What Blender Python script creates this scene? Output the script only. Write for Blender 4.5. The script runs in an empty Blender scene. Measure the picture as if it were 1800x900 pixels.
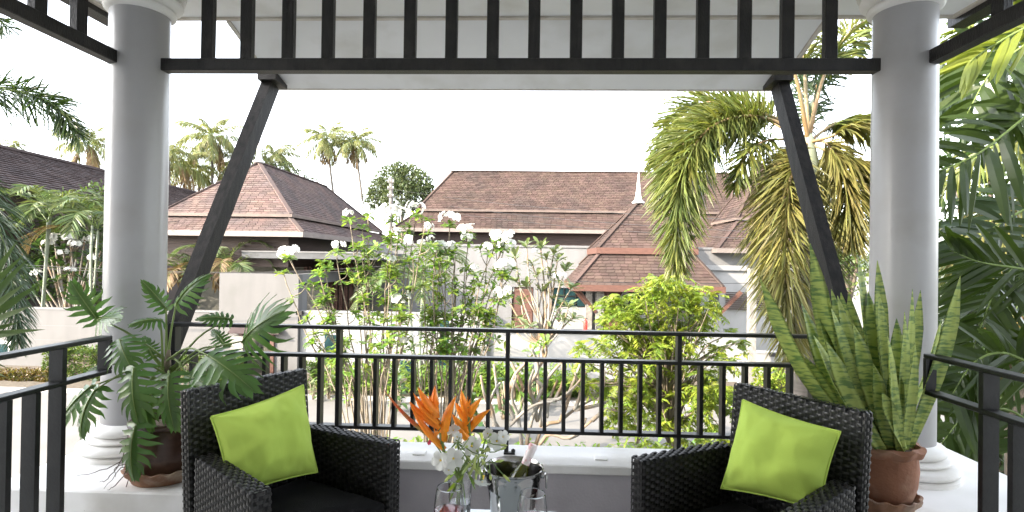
import bpy, math, random
from mathutils import Vector, Matrix, noise
V = Vector
random.seed(7)
R = random.uniform
sc = bpy.context.scene
col = sc.collection
# ------------------------------------------------------------------ camera
CAM = V((0, 0, 1.5)); FPX = 960.0
YAW, PITCH, ROLL = math.radians(2.24), math.radians(0.45), 0.0145
cam_d = bpy.data.cameras.new("camera"); cam_d.sensor_width = 36; cam_d.lens = 36 * FPX / 1800
cam_d.clip_start = 0.05; cam_d.clip_end = 3000
cam = bpy.data.objects.new("camera", cam_d); col.objects.link(cam)
RM = Matrix.Rotation(YAW, 3, 'Z') @ Matrix.Rotation(math.pi / 2 + PITCH, 3, 'X') @ Matrix.Rotation(ROLL, 3, 'Z')
cam.matrix_world = Matrix.Translation(CAM) @ RM.to_4x4()
sc.camera = cam
# ------------------------------------------------------------------ light
TOSUN = V((-0.72, -0.48, 0.46)).normalized()
el = math.asin(TOSUN.z); az = math.atan2(TOSUN.x, TOSUN.y)
w = bpy.data.worlds.new("World"); sc.world = w; w.use_nodes = True
nt = w.node_tree; nt.nodes.clear()
sky = nt.nodes.new('ShaderNodeTexSky'); sky.sky_type = 'NISHITA'; sky.sun_disc = False
sky.sun_elevation = el; sky.sun_rotation = az; sky.dust_density = 2.0; sky.air_density = 1.0; sky.ozone_density = 1.0
hs = nt.nodes.new('ShaderNodeHueSaturation'); hs.inputs['Saturation'].default_value = 0.30
bg = nt.nodes.new('ShaderNodeBackground'); bg.inputs['Strength'].default_value = 0.15
wo = nt.nodes.new('ShaderNodeOutputWorld')
nt.links.new(sky.outputs[0], hs.inputs['Color']); nt.links.new(hs.outputs[0], bg.inputs['Color']); nt.links.new(bg.outputs[0], wo.inputs['Surface'])
sd = bpy.data.lights.new("sun", 'SUN'); sd.energy = 2.0; sd.angle = math.radians(0.5); sd.color = (1.0, 0.86, 0.70)
sun = bpy.data.objects.new("sun", sd); col.objects.link(sun)
sun.rotation_euler = TOSUN.to_track_quat('Z', 'Y').to_euler(); sun.location = TOSUN * 60
sc.view_settings.view_transform = 'Standard'; sc.view_settings.look = 'None'
sc.view_settings.exposure = 3.1; sc.view_settings.gamma = 1.0
sc.render.engine = 'CYCLES'
try:
    sc.cycles.use_denoising = True; sc.cycles.denoiser = 'OPENIMAGEDENOISE'
    sc.cycles.max_bounces = 10; sc.cycles.transparent_max_bounces = 16; sc.cycles.sample_clamp_indirect = 8
except Exception:
    pass

def at(px, py, Y):
    d = RM @ V(((px - 900) / FPX, -(py - 450) / FPX, -1))
    return CAM + d * (Y / d.y)

# ------------------------------------------------------------------ materials
MATS = {}
def mat(name, c, rough=.6, metal=0., c2=None, nscale=6., nstretch=(1, 1, 1), ncon=(.35, .65), var=0., hue=0., bump=0., bscale=40., bstretch=(1, 1, 1),
        transl=0., tc=None, spec=.5, trans=0., ior=1.45, coat=0., c3=None, n3=1.2):
    m = bpy.data.materials.new(name); m.use_nodes = True; t = m.node_tree; N = t.nodes; L = t.links
    p = N['Principled BSDF']; out = N['Material Output']
    p.inputs['Roughness'].default_value = rough; p.inputs['Metallic'].default_value = metal
    p.inputs['Specular IOR Level'].default_value = spec; p.inputs['IOR'].default_value = ior
    p.inputs['Transmission Weight'].default_value = trans; p.inputs['Coat Weight'].default_value = coat
    def rgb(v):
        n = N.new('ShaderNodeRGB'); n.outputs[0].default_value = (*v, 1); return n.outputs[0]
    cur = rgb(c); tcn = N.new('ShaderNodeTexCoord')
    def nz(scale, st, detail=4):
        mp = N.new('ShaderNodeMapping'); mp.inputs['Scale'].default_value = st; L.new(tcn.outputs['Object'], mp.inputs['Vector'])
        n = N.new('ShaderNodeTexNoise'); n.inputs['Scale'].default_value = scale; n.inputs['Detail'].default_value = detail
        L.new(mp.outputs[0], n.inputs['Vector']); return n.outputs['Fac']
    def mixc(f, a, b):
        mx = N.new('ShaderNodeMix'); mx.data_type = 'RGBA'; L.new(f, mx.inputs[0]); L.new(a, mx.inputs[6]); L.new(b, mx.inputs[7]); return mx.outputs[2]
    def ramp(f, lo, hi):
        r = N.new('ShaderNodeMapRange'); r.inputs[1].default_value = lo; r.inputs[2].default_value = hi; L.new(f, r.inputs[0]); return r.outputs[0]
    if c2 is not None: cur = mixc(ramp(nz(nscale, nstretch), *ncon), cur, rgb(c2))
    if c3 is not None: cur = mixc(ramp(nz(n3, (1, 1, 1), 5), .52, .72), cur, rgb(c3))
    if var or hue:
        g = N.new('ShaderNodeNewGeometry'); h = N.new('ShaderNodeHueSaturation')
        a = N.new('ShaderNodeMapRange'); a.inputs[3].default_value = 1 - var; a.inputs[4].default_value = 1 + var
        L.new(g.outputs['Random Per Island'], a.inputs[0]); L.new(a.outputs[0], h.inputs['Value'])
        if hue:
            q = N.new('ShaderNodeMath'); q.operation = 'FRACT'; q2 = N.new('ShaderNodeMath'); q2.operation = 'MULTIPLY'; q2.inputs[1].default_value = 7.31
            L.new(g.outputs['Random Per Island'], q2.inputs[0]); L.new(q2.outputs[0], q.inputs[0])
            b = N.new('ShaderNodeMapRange'); b.inputs[3].default_value = .5 - hue; b.inputs[4].default_value = .5 + hue
            L.new(q.outputs[0], b.inputs[0]); L.new(b.outputs[0], h.inputs['Hue'])
        L.new(cur, h.inputs['Color']); cur = h.outputs[0]
    L.new(cur, p.inputs['Base Color'])
    if bump:
        b = N.new('ShaderNodeBump'); b.inputs['Strength'].default_value = bump; b.inputs['Distance'].default_value = .01
        L.new(nz(bscale, bstretch), b.inputs['Height']); L.new(b.outputs[0], p.inputs['Normal'])
    if transl:
        tr = N.new('ShaderNodeBsdfTranslucent'); ms = N.new('ShaderNodeMixShader'); ms.inputs[0].default_value = transl
        if tc:
            k = N.new('ShaderNodeMix'); k.data_type = 'RGBA'; k.blend_type = 'MULTIPLY'; k.inputs[0].default_value = 1
            L.new(cur, k.inputs[6]); k.inputs[7].default_value = (*tc, 1); L.new(k.outputs[2], tr.inputs['Color'])
        else: L.new(cur, tr.inputs['Color'])
        L.new(p.outputs[0], ms.inputs[1]); L.new(tr.outputs[0], ms.inputs[2]); L.new(ms.outputs[0], out.inputs['Surface'])
    MATS[name] = m; return m

white = mat('white_plaster', (.80, .79, .78), .7, c2=(.74, .73, .71), nscale=3, bump=.12, bscale=90, c3=(.56, .54, .50), n3=2.2)
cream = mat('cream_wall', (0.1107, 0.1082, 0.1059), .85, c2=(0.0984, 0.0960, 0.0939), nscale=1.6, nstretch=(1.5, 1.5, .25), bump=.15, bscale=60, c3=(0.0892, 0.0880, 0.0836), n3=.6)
liftedw = mat('shade_lifted_white', (.225, .225, .222), .8, c2=(.20, .20, .197), nscale=1.4, nstretch=(1.5, 1.5, .25), bump=.1, bscale=50, c3=(.18, .178, .17), n3=.5)  # paler copy of the wall white, lightened for walls lying in shade
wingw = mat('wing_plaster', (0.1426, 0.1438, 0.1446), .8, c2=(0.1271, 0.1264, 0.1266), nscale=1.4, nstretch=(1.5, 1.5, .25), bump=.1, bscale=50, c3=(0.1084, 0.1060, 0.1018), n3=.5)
colm = mat('grey_column_paint', (0.3510, 0.3452, 0.3510), .30, c2=(0.3217, 0.3159, 0.3217), nscale=3, nstretch=(1, 1, .4), bump=.10, bscale=14, spec=.5, c3=(0.3015, 0.2925, 0.2835), n3=2.6)
greyw = mat('grey_wall_paint', (0.4323, 0.4095, 0.4323), .6, c2=(0.3754, 0.3526, 0.3754), nscale=5, bump=.15, bscale=70)
blk = mat('black_timber', (.007, .0065, .0065), .42, c2=(.014, .0125, .0115), nscale=14, nstretch=(3, 3, .6), bump=.35, bscale=50, bstretch=(4, 4, 1), c3=(.024, .021, .019), n3=9)
blkm = mat('black_metal', (.006, .006, .0065), .38, c2=(.011, .011, .011), nscale=20, bump=.1, bscale=80)
brace_m = mat('weathered_brace', (.005, .0047, .0045), .62, c2=(.02, .0175, .016), nscale=9, nstretch=(4, 4, .7), bump=.4, bscale=40, bstretch=(5, 5, 1), spec=.25)
soffit = mat('white_soffit', (.82, .83, .84), .6, c2=(.77, .78, .79), nscale=1.5, bump=.05, bscale=30, c3=(.66, .66, .64), n3=2.2)
trimw = mat('weathered_trim', (.62, .59, .54), .7, c2=(.48, .43, .37), nscale=8, bump=.1)
wick = mat('black_wicker', (.011, .0105, .0105), .36, c2=(.019, .018, .017), nscale=30, var=.35, spec=.55)
wickb = mat('wicker_core', (.006, .006, .006), .7)
cush = mat('black_cushion', (.006, .006, .0065), .9, c2=(.009, .009, .009), nscale=12, bump=.3, bscale=220, spec=.2)
lime = mat('lime_fabric', (.42, .56, .10), .85, c2=(.38, .52, .09), nscale=4, bump=.18, bscale=420, spec=.2)
terra = mat('terracotta', (.27, .115, .060), .75, c2=(.20, .085, .048), nscale=5, bump=.3, bscale=60, c3=(.34, .20, .13), n3=7)
brownpot = mat('brown_glaze', (.055, .026, .017), .32, c2=(.085, .042, .026), nscale=4, nstretch=(1, 1, 3), bump=.2, bscale=30, c3=(.13, .075, .05), n3=10)
saucerm = mat('clay_saucer', (.30, .155, .085), .7, c2=(.20, .10, .06), nscale=8, bump=.25, bscale=60, c3=(.42, .33, .25), n3=9)
soil = mat('soil', (.06, .042, .03), .95, c2=(.16, .12, .085), nscale=40, bump=.8, bscale=60)
shing = mat('brown_shingle', (0.0668, 0.0460, 0.0385), .85, c2=(0.0511, 0.0363, 0.0321), nscale=.8, var=.22, hue=.012, bump=.3, bscale=40, c3=(0.0436, 0.0339, 0.0307), n3=.4, spec=.12)
shing2 = mat('dark_shingle', (0.1113, 0.0769, 0.0670), .85, c2=(0.0782, 0.0630, 0.0604), nscale=.8, var=.2, hue=.012, bump=.3, bscale=40, spec=.12)
tile = mat('dark_roof_tile', (0.0608, 0.0456, 0.0441), .7, c2=(0.0456, 0.0350, 0.0350), nscale=1, var=.2, bump=.2, spec=.12)
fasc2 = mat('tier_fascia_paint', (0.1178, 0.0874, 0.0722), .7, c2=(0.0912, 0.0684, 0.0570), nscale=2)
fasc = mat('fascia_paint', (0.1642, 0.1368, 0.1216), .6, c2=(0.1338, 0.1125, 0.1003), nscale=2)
redw = mat('red_brown_timber', (0.0912, 0.0418, 0.0289), .6, c2=(0.0684, 0.0304, 0.0213), nscale=5, nstretch=(1, 1, 4), bump=.2, var=.1)
darkw = mat('dark_timber_boards', (0.0418, 0.0236, 0.0182), .65, c2=(0.0304, 0.0175, 0.0137), nscale=6, nstretch=(.5, .5, 6), bump=.2, var=.15)
slabm = mat('concrete_slab', (0.0821, 0.0853, 0.0889), .85, c2=(0.0661, 0.0684, 0.0707), nscale=3, bump=.2, c3=(0.0502, 0.0502, 0.0488), n3=1.5)
tilem = mat('pale_floor_tile', (.80, .79, .77), .3, c2=(.75, .74, .72), nscale=3)  # unseen floor, whitened to bounce light up onto the soffit
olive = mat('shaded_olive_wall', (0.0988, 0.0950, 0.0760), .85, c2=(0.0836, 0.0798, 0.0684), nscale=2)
stone = mat('stone_pillar', (0.2100, 0.1995, 0.1820), .8, c2=(0.1400, 0.1295, 0.1155), nscale=7, bump=.3)
finm = mat('finial_white', (.76, .78, .77), .5)
glassd = mat('window_glass', (.006, .016, .018), .10, c2=(.018, .045, .05), nscale=1.2, spec=.22)
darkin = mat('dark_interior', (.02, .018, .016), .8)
road = mat('road_concrete', (0.1520, 0.1472, 0.1388), .9, c2=(0.1235, 0.1197, 0.1121), nscale=.7, bump=.3, bscale=25, c3=(0.1187, 0.1140, 0.1064), n3=.5)
kerbm = mat('kerb_paint', (0.3300, 0.3180, 0.3000), .8, c2=(0.2400, 0.2280, 0.2160), nscale=4)
earth = mat('earth', (0.0646, 0.0502, 0.0365), .95, c2=(0.0988, 0.0836, 0.0608), nscale=6, bump=.8, bscale=18)
grassg = mat('far_ground', (0.0760, 0.0798, 0.0494), .95, c2=(0.0532, 0.0646, 0.0342), nscale=.3)
wire_m = mat('wire', (.02, .02, .022), .6)
polem = mat('pole_concrete', (0.1190, 0.1120, 0.1050), .85, c2=(0.0910, 0.0858, 0.0805), nscale=5)
glass = mat('clear_glass', (1, 1, 1), .02, trans=1, ior=1.45)
wine = mat('red_wine', (.30, .008, .022), .02, trans=.85, ior=1.34)
botg = mat('bottle_glass', (.22, .25, .03), .05, trans=.75, ior=1.5)
foil = mat('bottle_foil', (.78, .70, .70), .35, c2=(.62, .22, .24), nscale=28, ncon=(.5, .62))
steel = mat('polished_steel', (0.3360, 0.3280, 0.3200), .14, 1.0, bump=.03, bscale=8, bstretch=(1, 1, .1))
steelin = mat('steel_rings', (.66, .65, .63), .2, 1.0)
tabm = mat('glass_table_top', (.50, .56, .58), .06, spec=.9)
water = mat('water', (.85, .9, .88), .02, trans=1, ior=1.33)
redp = mat('red_enamel', (.55, .03, .02), .4)
purple = mat('mauve_wall', (0.1672, 0.1140, 0.1444), .8, c2=(0.1368, 0.0912, 0.1216), nscale=2)
# foliage
def lf(name, c, c2, tr=.3, rough=.45, var=.25, hue=.02, tc=(1.5, 1.5, .8), ns=3., spec=.4, **k):
    return mat(name, c, rough, c2=c2, nscale=ns, var=var, hue=hue, transl=tr, tc=tc, spec=spec, **k)
l_philo = lf('philodendron_leaf', (0.0850, 0.1658, 0.0357), (0.0553, 0.1232, 0.0289), .22, .30, .22, .012, spec=.55)
l_petiole = lf('petiole', (.17, .25, .07), (.12, .18, .05), .1, .4)
l_snake = mat('snake_leaf', (.36, .45, .115), .38, c2=(.12, .215, .06), nscale=17, nstretch=(1, 1, 4.5), ncon=(.46, .60), var=.22, hue=.015, transl=.12, tc=(1.3, 1.3, .7), bump=.1, bscale=60)
l_coco = lf('coconut_leaf', (0.2116, 0.2073, 0.0804), (0.1270, 0.1524, 0.0592), .35, .45, .35, .03)
l_fox = lf('foxtail_leaf', (0.1379, 0.1551, 0.0379), (0.0827, 0.1104, 0.0310), .3, .4, .38, .025)
l_foxy = lf('foxtail_yellow_leaf', (0.1827, 0.1683, 0.0499), (0.1201, 0.1250, 0.0404), .3, .45, .35, .025)
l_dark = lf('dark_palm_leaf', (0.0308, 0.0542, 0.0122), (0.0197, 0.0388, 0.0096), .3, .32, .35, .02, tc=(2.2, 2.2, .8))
l_blue = lf('blue_palm_leaf', (0.0468, 0.0750, 0.0422), (0.0343, 0.0600, 0.0290), .2, .35, .25, .02)
l_lime = lf('lime_palm_leaf', (0.1660, 0.2042, 0.0322), (0.1277, 0.1723, 0.0263), .35, .4, .2, .02)
l_frangi = lf('frangipani_leaf', (0.1689, 0.2467, 0.0416), (0.1066, 0.1861, 0.0353), .4, .4, .35, .03)
l_frangd = lf('frangipani_dark_leaf', (0.0510, 0.0978, 0.0272), (0.0382, 0.0723, 0.0238), .25, .35, .3, .02)
l_vari = lf('variegated_leaf', (0.1672, 0.1936, 0.0968), (0.1056, 0.1452, 0.0660), .3, .4, .4, .03)
l_yel = lf('yellow_green_leaf', (0.2095, 0.2514, 0.0304), (0.1223, 0.1918, 0.0268), .35, .45, .35, .02)
l_hedge = lf('hedge_leaf', (0.0806, 0.1152, 0.0269), (0.0461, 0.0806, 0.0192), .25, .45, .4, .03)
l_orange = lf('orange_hedge_leaf', (0.1200, 0.0780, 0.0210), (0.0660, 0.0660, 0.0180), .25, .45, .4, .05)
l_spike = lf('spiky_leaf', (0.0608, 0.0942, 0.0395), (0.0395, 0.0699, 0.0274), .2, .35, .25, .02)
l_areca = lf('areca_leaf', (0.1035, 0.1311, 0.0483), (0.0690, 0.1000, 0.0345), .3, .4, .35, .03)
l_dry = lf('dry_frond', (0.1820, 0.1260, 0.0630), (0.1260, 0.0840, 0.0420), .25, .6, .3, .02)
l_tree = lf('tree_leaf', (0.0869, 0.1087, 0.0477), (0.0564, 0.0782, 0.0348), .25, .5, .4, .03)
l_far = lf('far_wood_leaf', (0.0638, 0.0904, 0.0319), (0.0479, 0.0692, 0.0266), .25, .5, .3, .03)
petal = lf('white_petal', (0.6552, 0.6552, 0.6240), (0.6084, 0.6084, 0.5616), .25, .5, .06, .005, tc=(1, 1, 1))
petal_y = mat('yellow_throat', (.75, .55, .06), .6)
budm = lf('bud', (.50, .56, .22), (.35, .45, .13), .2, .5)
pinkp = mat('pink_petal', (.6, .03, .10), .6)
helio = mat('heliconia_bract', (.93, .33, .02), .4, c2=(.88, .20, .015), nscale=5, ncon=(.45, .7), transl=.2, tc=(1.1, .9, .6))
heliog = mat('heliconia_leaf_bract', (.30, .24, .06), .4, c2=(.72, .10, .03), nscale=9, ncon=(.4, .55), transl=.15)
bark = mat('pale_stem', (0.2052, 0.1674, 0.1188), .8, c2=(0.1404, 0.1188, 0.0864), nscale=12, bump=.3, bscale=50, var=.25)
barkg = mat('grey_stem', (0.2116, 0.2024, 0.1794), .8, c2=(0.2024, 0.1426, 0.0874), nscale=3, ncon=(.4, .6), bump=.35, bscale=40, var=.15)
barkd = mat('dark_bark', (.10, .08, .06), .9, c2=(.16, .13, .10), nscale=8, bump=.5)
palmt = mat('palm_trunk', (0.1360, 0.1200, 0.1040), .9, c2=(0.0880, 0.0768, 0.0664), nscale=2, nstretch=(1, 1, 12), bump=.4, bscale=6, bstretch=(1, 1, 10))
shaft_g = mat('crownshaft', (0.2100, 0.2310, 0.1680), .5, c2=(0.1540, 0.1820, 0.1260), nscale=3)
petorange = mat('orange_petiole', (0.2400, 0.1520, 0.0720), .55, c2=(0.2000, 0.1680, 0.0880), nscale=4, nstretch=(1, 1, .5))
root_m = mat('aerial_root', (.09, .065, .05), .8)

# ------------------------------------------------------------------ mesh builder
ORG = {}
class MB:
    def __init__(s): s.v = []; s.f = []; s.mi = []; s.cur = 0
    def add(s, vs, fs):
        b = len(s.v); s.v.extend([V(p) for p in vs]); s.f.extend([tuple(i + b for i in f) for f in fs]); s.mi.extend([s.cur] * len(fs)); return b
    def hexa(s, p):
        s.add(p, [(0, 3, 2, 1), (4, 5, 6, 7), (0, 1, 5, 4), (1, 2, 6, 5), (2, 3, 7, 6), (3, 0, 4, 7)]); return s
    def box(s, x0, x1, y0, y1, z0, z1, M=None):
        p = [V(q) for q in ((x0, y0, z0), (x1, y0, z0), (x1, y1, z0), (x0, y1, z0), (x0, y0, z1), (x1, y0, z1), (x1, y1, z1), (x0, y1, z1))]
        if M is not None: p = [M @ q for q in p]
        return s.hexa(p)
    def bbox(s, x0, x1, y0, y1, z0, z1, c=.006, M=None):
        # bevelled box: chamfered on all edges via three nested slabs
        xs = (x0, x0 + c, x1 - c, x1); ys = (y0, y0 + c, y1 - c, y1); zs = (z0, z0 + c, z1 - c, z1)
        ring = lambda xa, xb, ya, yb, cc, z: [(xa + cc, ya, z), (xb - cc, ya, z), (xb, ya + cc, z), (xb, yb - cc, z), (xb - cc, yb, z), (xa + cc, yb, z), (xa, yb - cc, z), (xa, ya + cc, z)]
        rs = [ring(x0 + c, x1 - c, y0 + c, y1 - c, c * .01, z0), ring(x0, x1, y0, y1, c, z0 + c), ring(x0, x1, y0, y1, c, z1 - c), ring(x0 + c, x1 - c, y0 + c, y1 - c, c * .01, z1)]
        vs = [V(p) for r in rs for p in r]
        if M is not None: vs = [M @ p for p in vs]
        fs = [tuple(range(7, -1, -1)), tuple(range(24, 32))]
        for k in range(3):
            for i in range(8):
                j = (i + 1) % 8; fs.append((k * 8 + i, k * 8 + j, k * 8 + 8 + j, k * 8 + 8 + i))
        s.add(vs, fs); return s
    def bar(s, a, b, w, h, up=(0, 0, 1)):
        a, b = V(a), V(b); t = (b - a).normalized(); u = V(up); sd_ = t.cross(u)
        if sd_.length < 1e-4: sd_ = t.cross(V((1, 0, 0)))
        sd_.normalize(); n = sd_.cross(t)
        q = []
        for p in (a, b):
            q += [p - sd_ * w / 2 - n * h / 2, p + sd_ * w / 2 - n * h / 2, p + sd_ * w / 2 + n * h / 2, p - sd_ * w / 2 + n * h / 2]
        return s.hexa(q)
    def tube(s, pts, r, n=6, cap=True):
        pts = [V(p) for p in pts]; k = len(pts)
        rr = r if isinstance(r, (list, tuple)) else [r] * k
        vs = []; fs = []; px = None
        for i, p in enumerate(pts):
            t = (pts[min(i + 1, k - 1)] - pts[max(i - 1, 0)])
            t = t.normalized() if t.length > 1e-9 else V((0, 0, 1))
            if px is None:
                px = t.orthogonal().normalized()
            px = (px - t * px.dot(t)); px = px.normalized() if px.length > 1e-6 else t.orthogonal().normalized()
            py = t.cross(px)
            for j in range(n):
                a = 2 * math.pi * j / n; vs.append(p + (px * math.cos(a) + py * math.sin(a)) * rr[i])
        for i in range(k - 1):
            for j in range(n):
                fs.append((i * n + j, i * n + (j + 1) % n, (i + 1) * n + (j + 1) % n, (i + 1) * n + j))
        if cap: fs += [tuple(range(n - 1, -1, -1)), tuple(range((k - 1) * n, k * n))]
        s.add(vs, fs); return s
    def lathe(s, prof, c, n=32, wav=None):
        vs = []; fs = []; k = len(prof); c = V(c)
        for i, (r, z) in enumerate(prof):
            for j in range(n):
                a = 2 * math.pi * j / n; rr, zz = r, z
                if wav: rr, zz = wav(i, a, r, z)
                vs.append(c + V((rr * math.cos(a), rr * math.sin(a), zz)))
        for i in range(k - 1):
            for j in range(n):
                fs.append((i * n + j, i * n + (j + 1) % n, (i + 1) * n + (j + 1) % n, (i + 1) * n + j))
        if prof[0][0] > 1e-4: fs.append(tuple(range(n - 1, -1, -1)))
        if prof[-1][0] > 1e-4: fs.append(tuple(range((k - 1) * n, k * n)))
        s.add(vs, fs); return s
    def blade(s, base, d, wv, L, W, droop=.3, prof=((0, .35), (.35, 1), (.72, .7)), fold=0., curl=None):
        """ribbon leaf; wv = width direction; drops under gravity"""
        base = V(base); d = V(d).normalized(); wv = V(wv); wv = (wv - d * wv.dot(d))
        wv = wv.normalized() if wv.length > 1e-5 else d.orthogonal().normalized()
        nrm = d.cross(wv); vs = []; fs = []; k = 0
        for t, ww in prof:
            c = base + d * (L * t) + V((0, 0, -droop * L * t * t))
            if fold:
                vs += [c + wv * (W * ww / 2), c - nrm * (fold * W * ww), c - wv * (W * ww / 2)]
            else: vs += [c + wv * (W * ww / 2), c - wv * (W * ww / 2)]
            k += 1
        tip = base + d * L + V((0, 0, -droop * L)); q = 3 if fold else 2
        vs.append(tip)
        for i in range(k - 1):
            for j in range(q - 1):
                fs.append((i * q + j, i * q + j + 1, i * q + q + j + 1, i * q + q + j))
        for j in range(q - 1): fs.append(((k - 1) * q + j, (k - 1) * q + j + 1, len(vs) - 1))
        s.add(vs, fs); return s
    def build(s, name, m, parent=None, smooth=True, kind=None, label=None, cat=None, group=None):
        me = bpy.data.meshes.new(name)
        if parent is not None: o0 = ORG[parent]
        else:
            xs = [p.x for p in s.v]; ys = [p.y for p in s.v]; o0 = V(((min(xs) + max(xs)) / 2, (min(ys) + max(ys)) / 2, min(p.z for p in s.v)))
        me.from_pydata([tuple(p - o0) for p in s.v], [], s.f)
        for mm in (m if isinstance(m, (list, tuple)) else [m]): me.materials.append(mm)
        if isinstance(m, (list, tuple)): me.polygons.foreach_set('material_index', s.mi)
        me.polygons.foreach_set('use_smooth', [smooth] * len(me.polygons)); me.update()
        o = bpy.data.objects.new(name, me); col.objects.link(o)
        if parent is not None: o.parent = parent
        else: o.location = o0
        ORG[o] = o0
        tag(o, label, cat, group, kind); return o

def tag(o, label=None, cat=None, group=None, kind=None):
    for k_, v_ in (('label', label), ('category', cat), ('group', group), ('kind', kind)):
        if v_: o[k_] = v_
    return o
def thing(name, label, cat, loc, group=None):
    o = bpy.data.objects.new(name, None); o.empty_display_size = .1; col.objects.link(o); o.location = loc; ORG[o] = V(loc)
    return tag(o, label, cat, group)
def one(name, m, fn, parent=None, smooth=False, **k):
    b = MB(); fn(b); return b.build(name, m, parent, smooth, **k)
def boxp(name, m, parent, *a, **k):
    b = MB(); b.box(*a); return b.build(name, m, parent, False, **k)
def copy_tree(o, parent=None):
    c = o.copy(); col.objects.link(c); c.parent = parent
    for ch in list(o.children): copy_tree(ch, c)
    return c
def smooth_flat(o, ang=35):
    me = o.data
    try: me.set_sharp_from_angle(angle=math.radians(ang))
    except Exception: pass
    return o
def spline(pts, n):
    pts = [V(p) for p in pts]; P_ = [pts[0] * 2 - pts[1]] + pts + [pts[-1] * 2 - pts[-2]]; k = len(pts) - 1; out = []
    for i in range(n):
        u = i / (n - 1) * k; j = min(int(u), k - 1); t = u - j; a, b, c, d = P_[j:j + 4]
        out.append(.5 * ((2 * b) + (c - a) * t + (2 * a - 5 * b + 4 * c - d) * t * t + (3 * b - a - 3 * c + d) * t ** 3))
    return out

GZ = -3.5   # ground level below the balcony floor (z = 0)
# ------------------------------------------------------------------ ground, road
one('ground', grassg, lambda b: b.add([(-400, -60, GZ - .02), (400, -60, GZ - .02), (400, 900, GZ - .02), (-400, 900, GZ - .02)], [(0, 1, 2, 3)]), kind='structure')
one('road', road, lambda b: b.add([(-60, 12.6, GZ), (60, 12.6, GZ), (60, 19.0, GZ), (-60, 19.0, GZ)], [(0, 1, 2, 3)]), kind='structure')
one('kerb', kerbm, lambda b: b.box(-60, 60, 19.0, 19.18, GZ - .02, GZ + .13), kind='structure')
one('planting_bed', earth, lambda b: b.add([(-60, 19.18, GZ + .08), (60, 19.18, GZ + .08), (60, 24, GZ + .10), (-60, 24, GZ + .10)], [(0, 1, 2, 3)]), kind='structure')
one('driveway', road, lambda b: b.add([(-60, 3.4, GZ + .01), (60, 3.4, GZ + .01), (60, 12.6, GZ + .01), (-60, 12.6, GZ + .01)], [(0, 1, 2, 3)]), kind='structure')
b = MB(); random.seed(3)
nx, ny = 60, 3
pts = []
for j in range(ny):
    for i in range(nx):
        x = -420 + i * 840 / (nx - 1); h = 16 + 14 * noise.noise(V((x * .008, 3, 0))) + 6 * noise.noise(V((x * .03, 9, 0)))
        pts.append((x, 300 + j * 60, GZ - 1 + (0, h, h * .8)[j]))
b.add(pts, [(j * nx + i, j * nx + i + 1, (j + 1) * nx + i + 1, (j + 1) * nx + i) for j in range(ny - 1) for i in range(nx - 1)])
b.build('hills', l_far, kind='structure')

# ------------------------------------------------------------------ balcony shell
CY = 3.07; CLX, CRX = -2.295, 2.02
XC = (CLX + CRX) / 2
villa = thing('villa', 'unseen white villa wall behind the balcony, enlarged to shade it', 'house', (0, -1.3, 0))  # out of view; width and height stretched to keep sun off the balcony
b = MB()
b.box(-15.0, -1.5, -1.5, -1.2, GZ, 7.9); b.box(1.5, 8.5, -1.5, -1.2, GZ, 7.9); b.box(-1.5, 1.5, -1.5, -1.2, 2.3, 7.9); b.box(-1.5, 1.5, -1.5, -1.2, GZ, 0)
b.build('wall', white, villa, False)
b = MB(); b.add([(-1.5 + 3.0 * i / 60, -1.40 + .035 * math.sin(i * 1.9), z) for z in (0, 2.3) for i in range(61)], [(i, i + 1, i + 62, i + 61) for i in range(60)]); b.build('bounce_curtain', white, villa)  # white cloth added to bounce light into the balcony
b = MB(); b.hexa([(-15.6, -.9, 7.91), (9, -.9, 7.91), (9, -9, 7.91), (-15.6, -9, 7.91), (-15.6, -.9, 8.0), (9, -.9, 8.0), (6, -5, 9.6), (-12.6, -5, 9.6)])
b.build('roof', shing2, villa, False)

bal = thing('balcony', 'balcony base with grey parapet, white coping and column plinths', 'balcony', (XC, 1.5, 0))
boxp('floor', tilem, bal, -2.6, 2.5, -1.2, 3.3, -.2, 0)
boxp('parapet', greyw, bal, -1.5, 1.36, 3.013, 3.29, 0, .335)
b = MB(); b.bbox(-1.50, 1.36, 3.0, 3.315, .335, .385, .006); b.build('coping', white, bal, False)
b = MB(); b.bbox(-2.58, -1.502, 2.50, 3.56, -.3, .385, .008); b.build('plinth', white, bal, False)
b = MB(); b.bbox(1.362, 2.56, 2.44, 3.56, -.3, .385, .008); b.build('plinth', white, bal, False)
boxp('base_wall', white, bal, -2.58, 2.56, 3.02, 3.5, GZ, -.3)
random.seed(5)
for px, py in ((738, 789), (1056, 792)):
    p = at(px, py, 3.12); b = MB(); b.bbox(p.x - .035, p.x + .035, 3.085, 3.155, .3855, .392, .002); b.build('patch_plate', white, bal, False)

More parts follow.
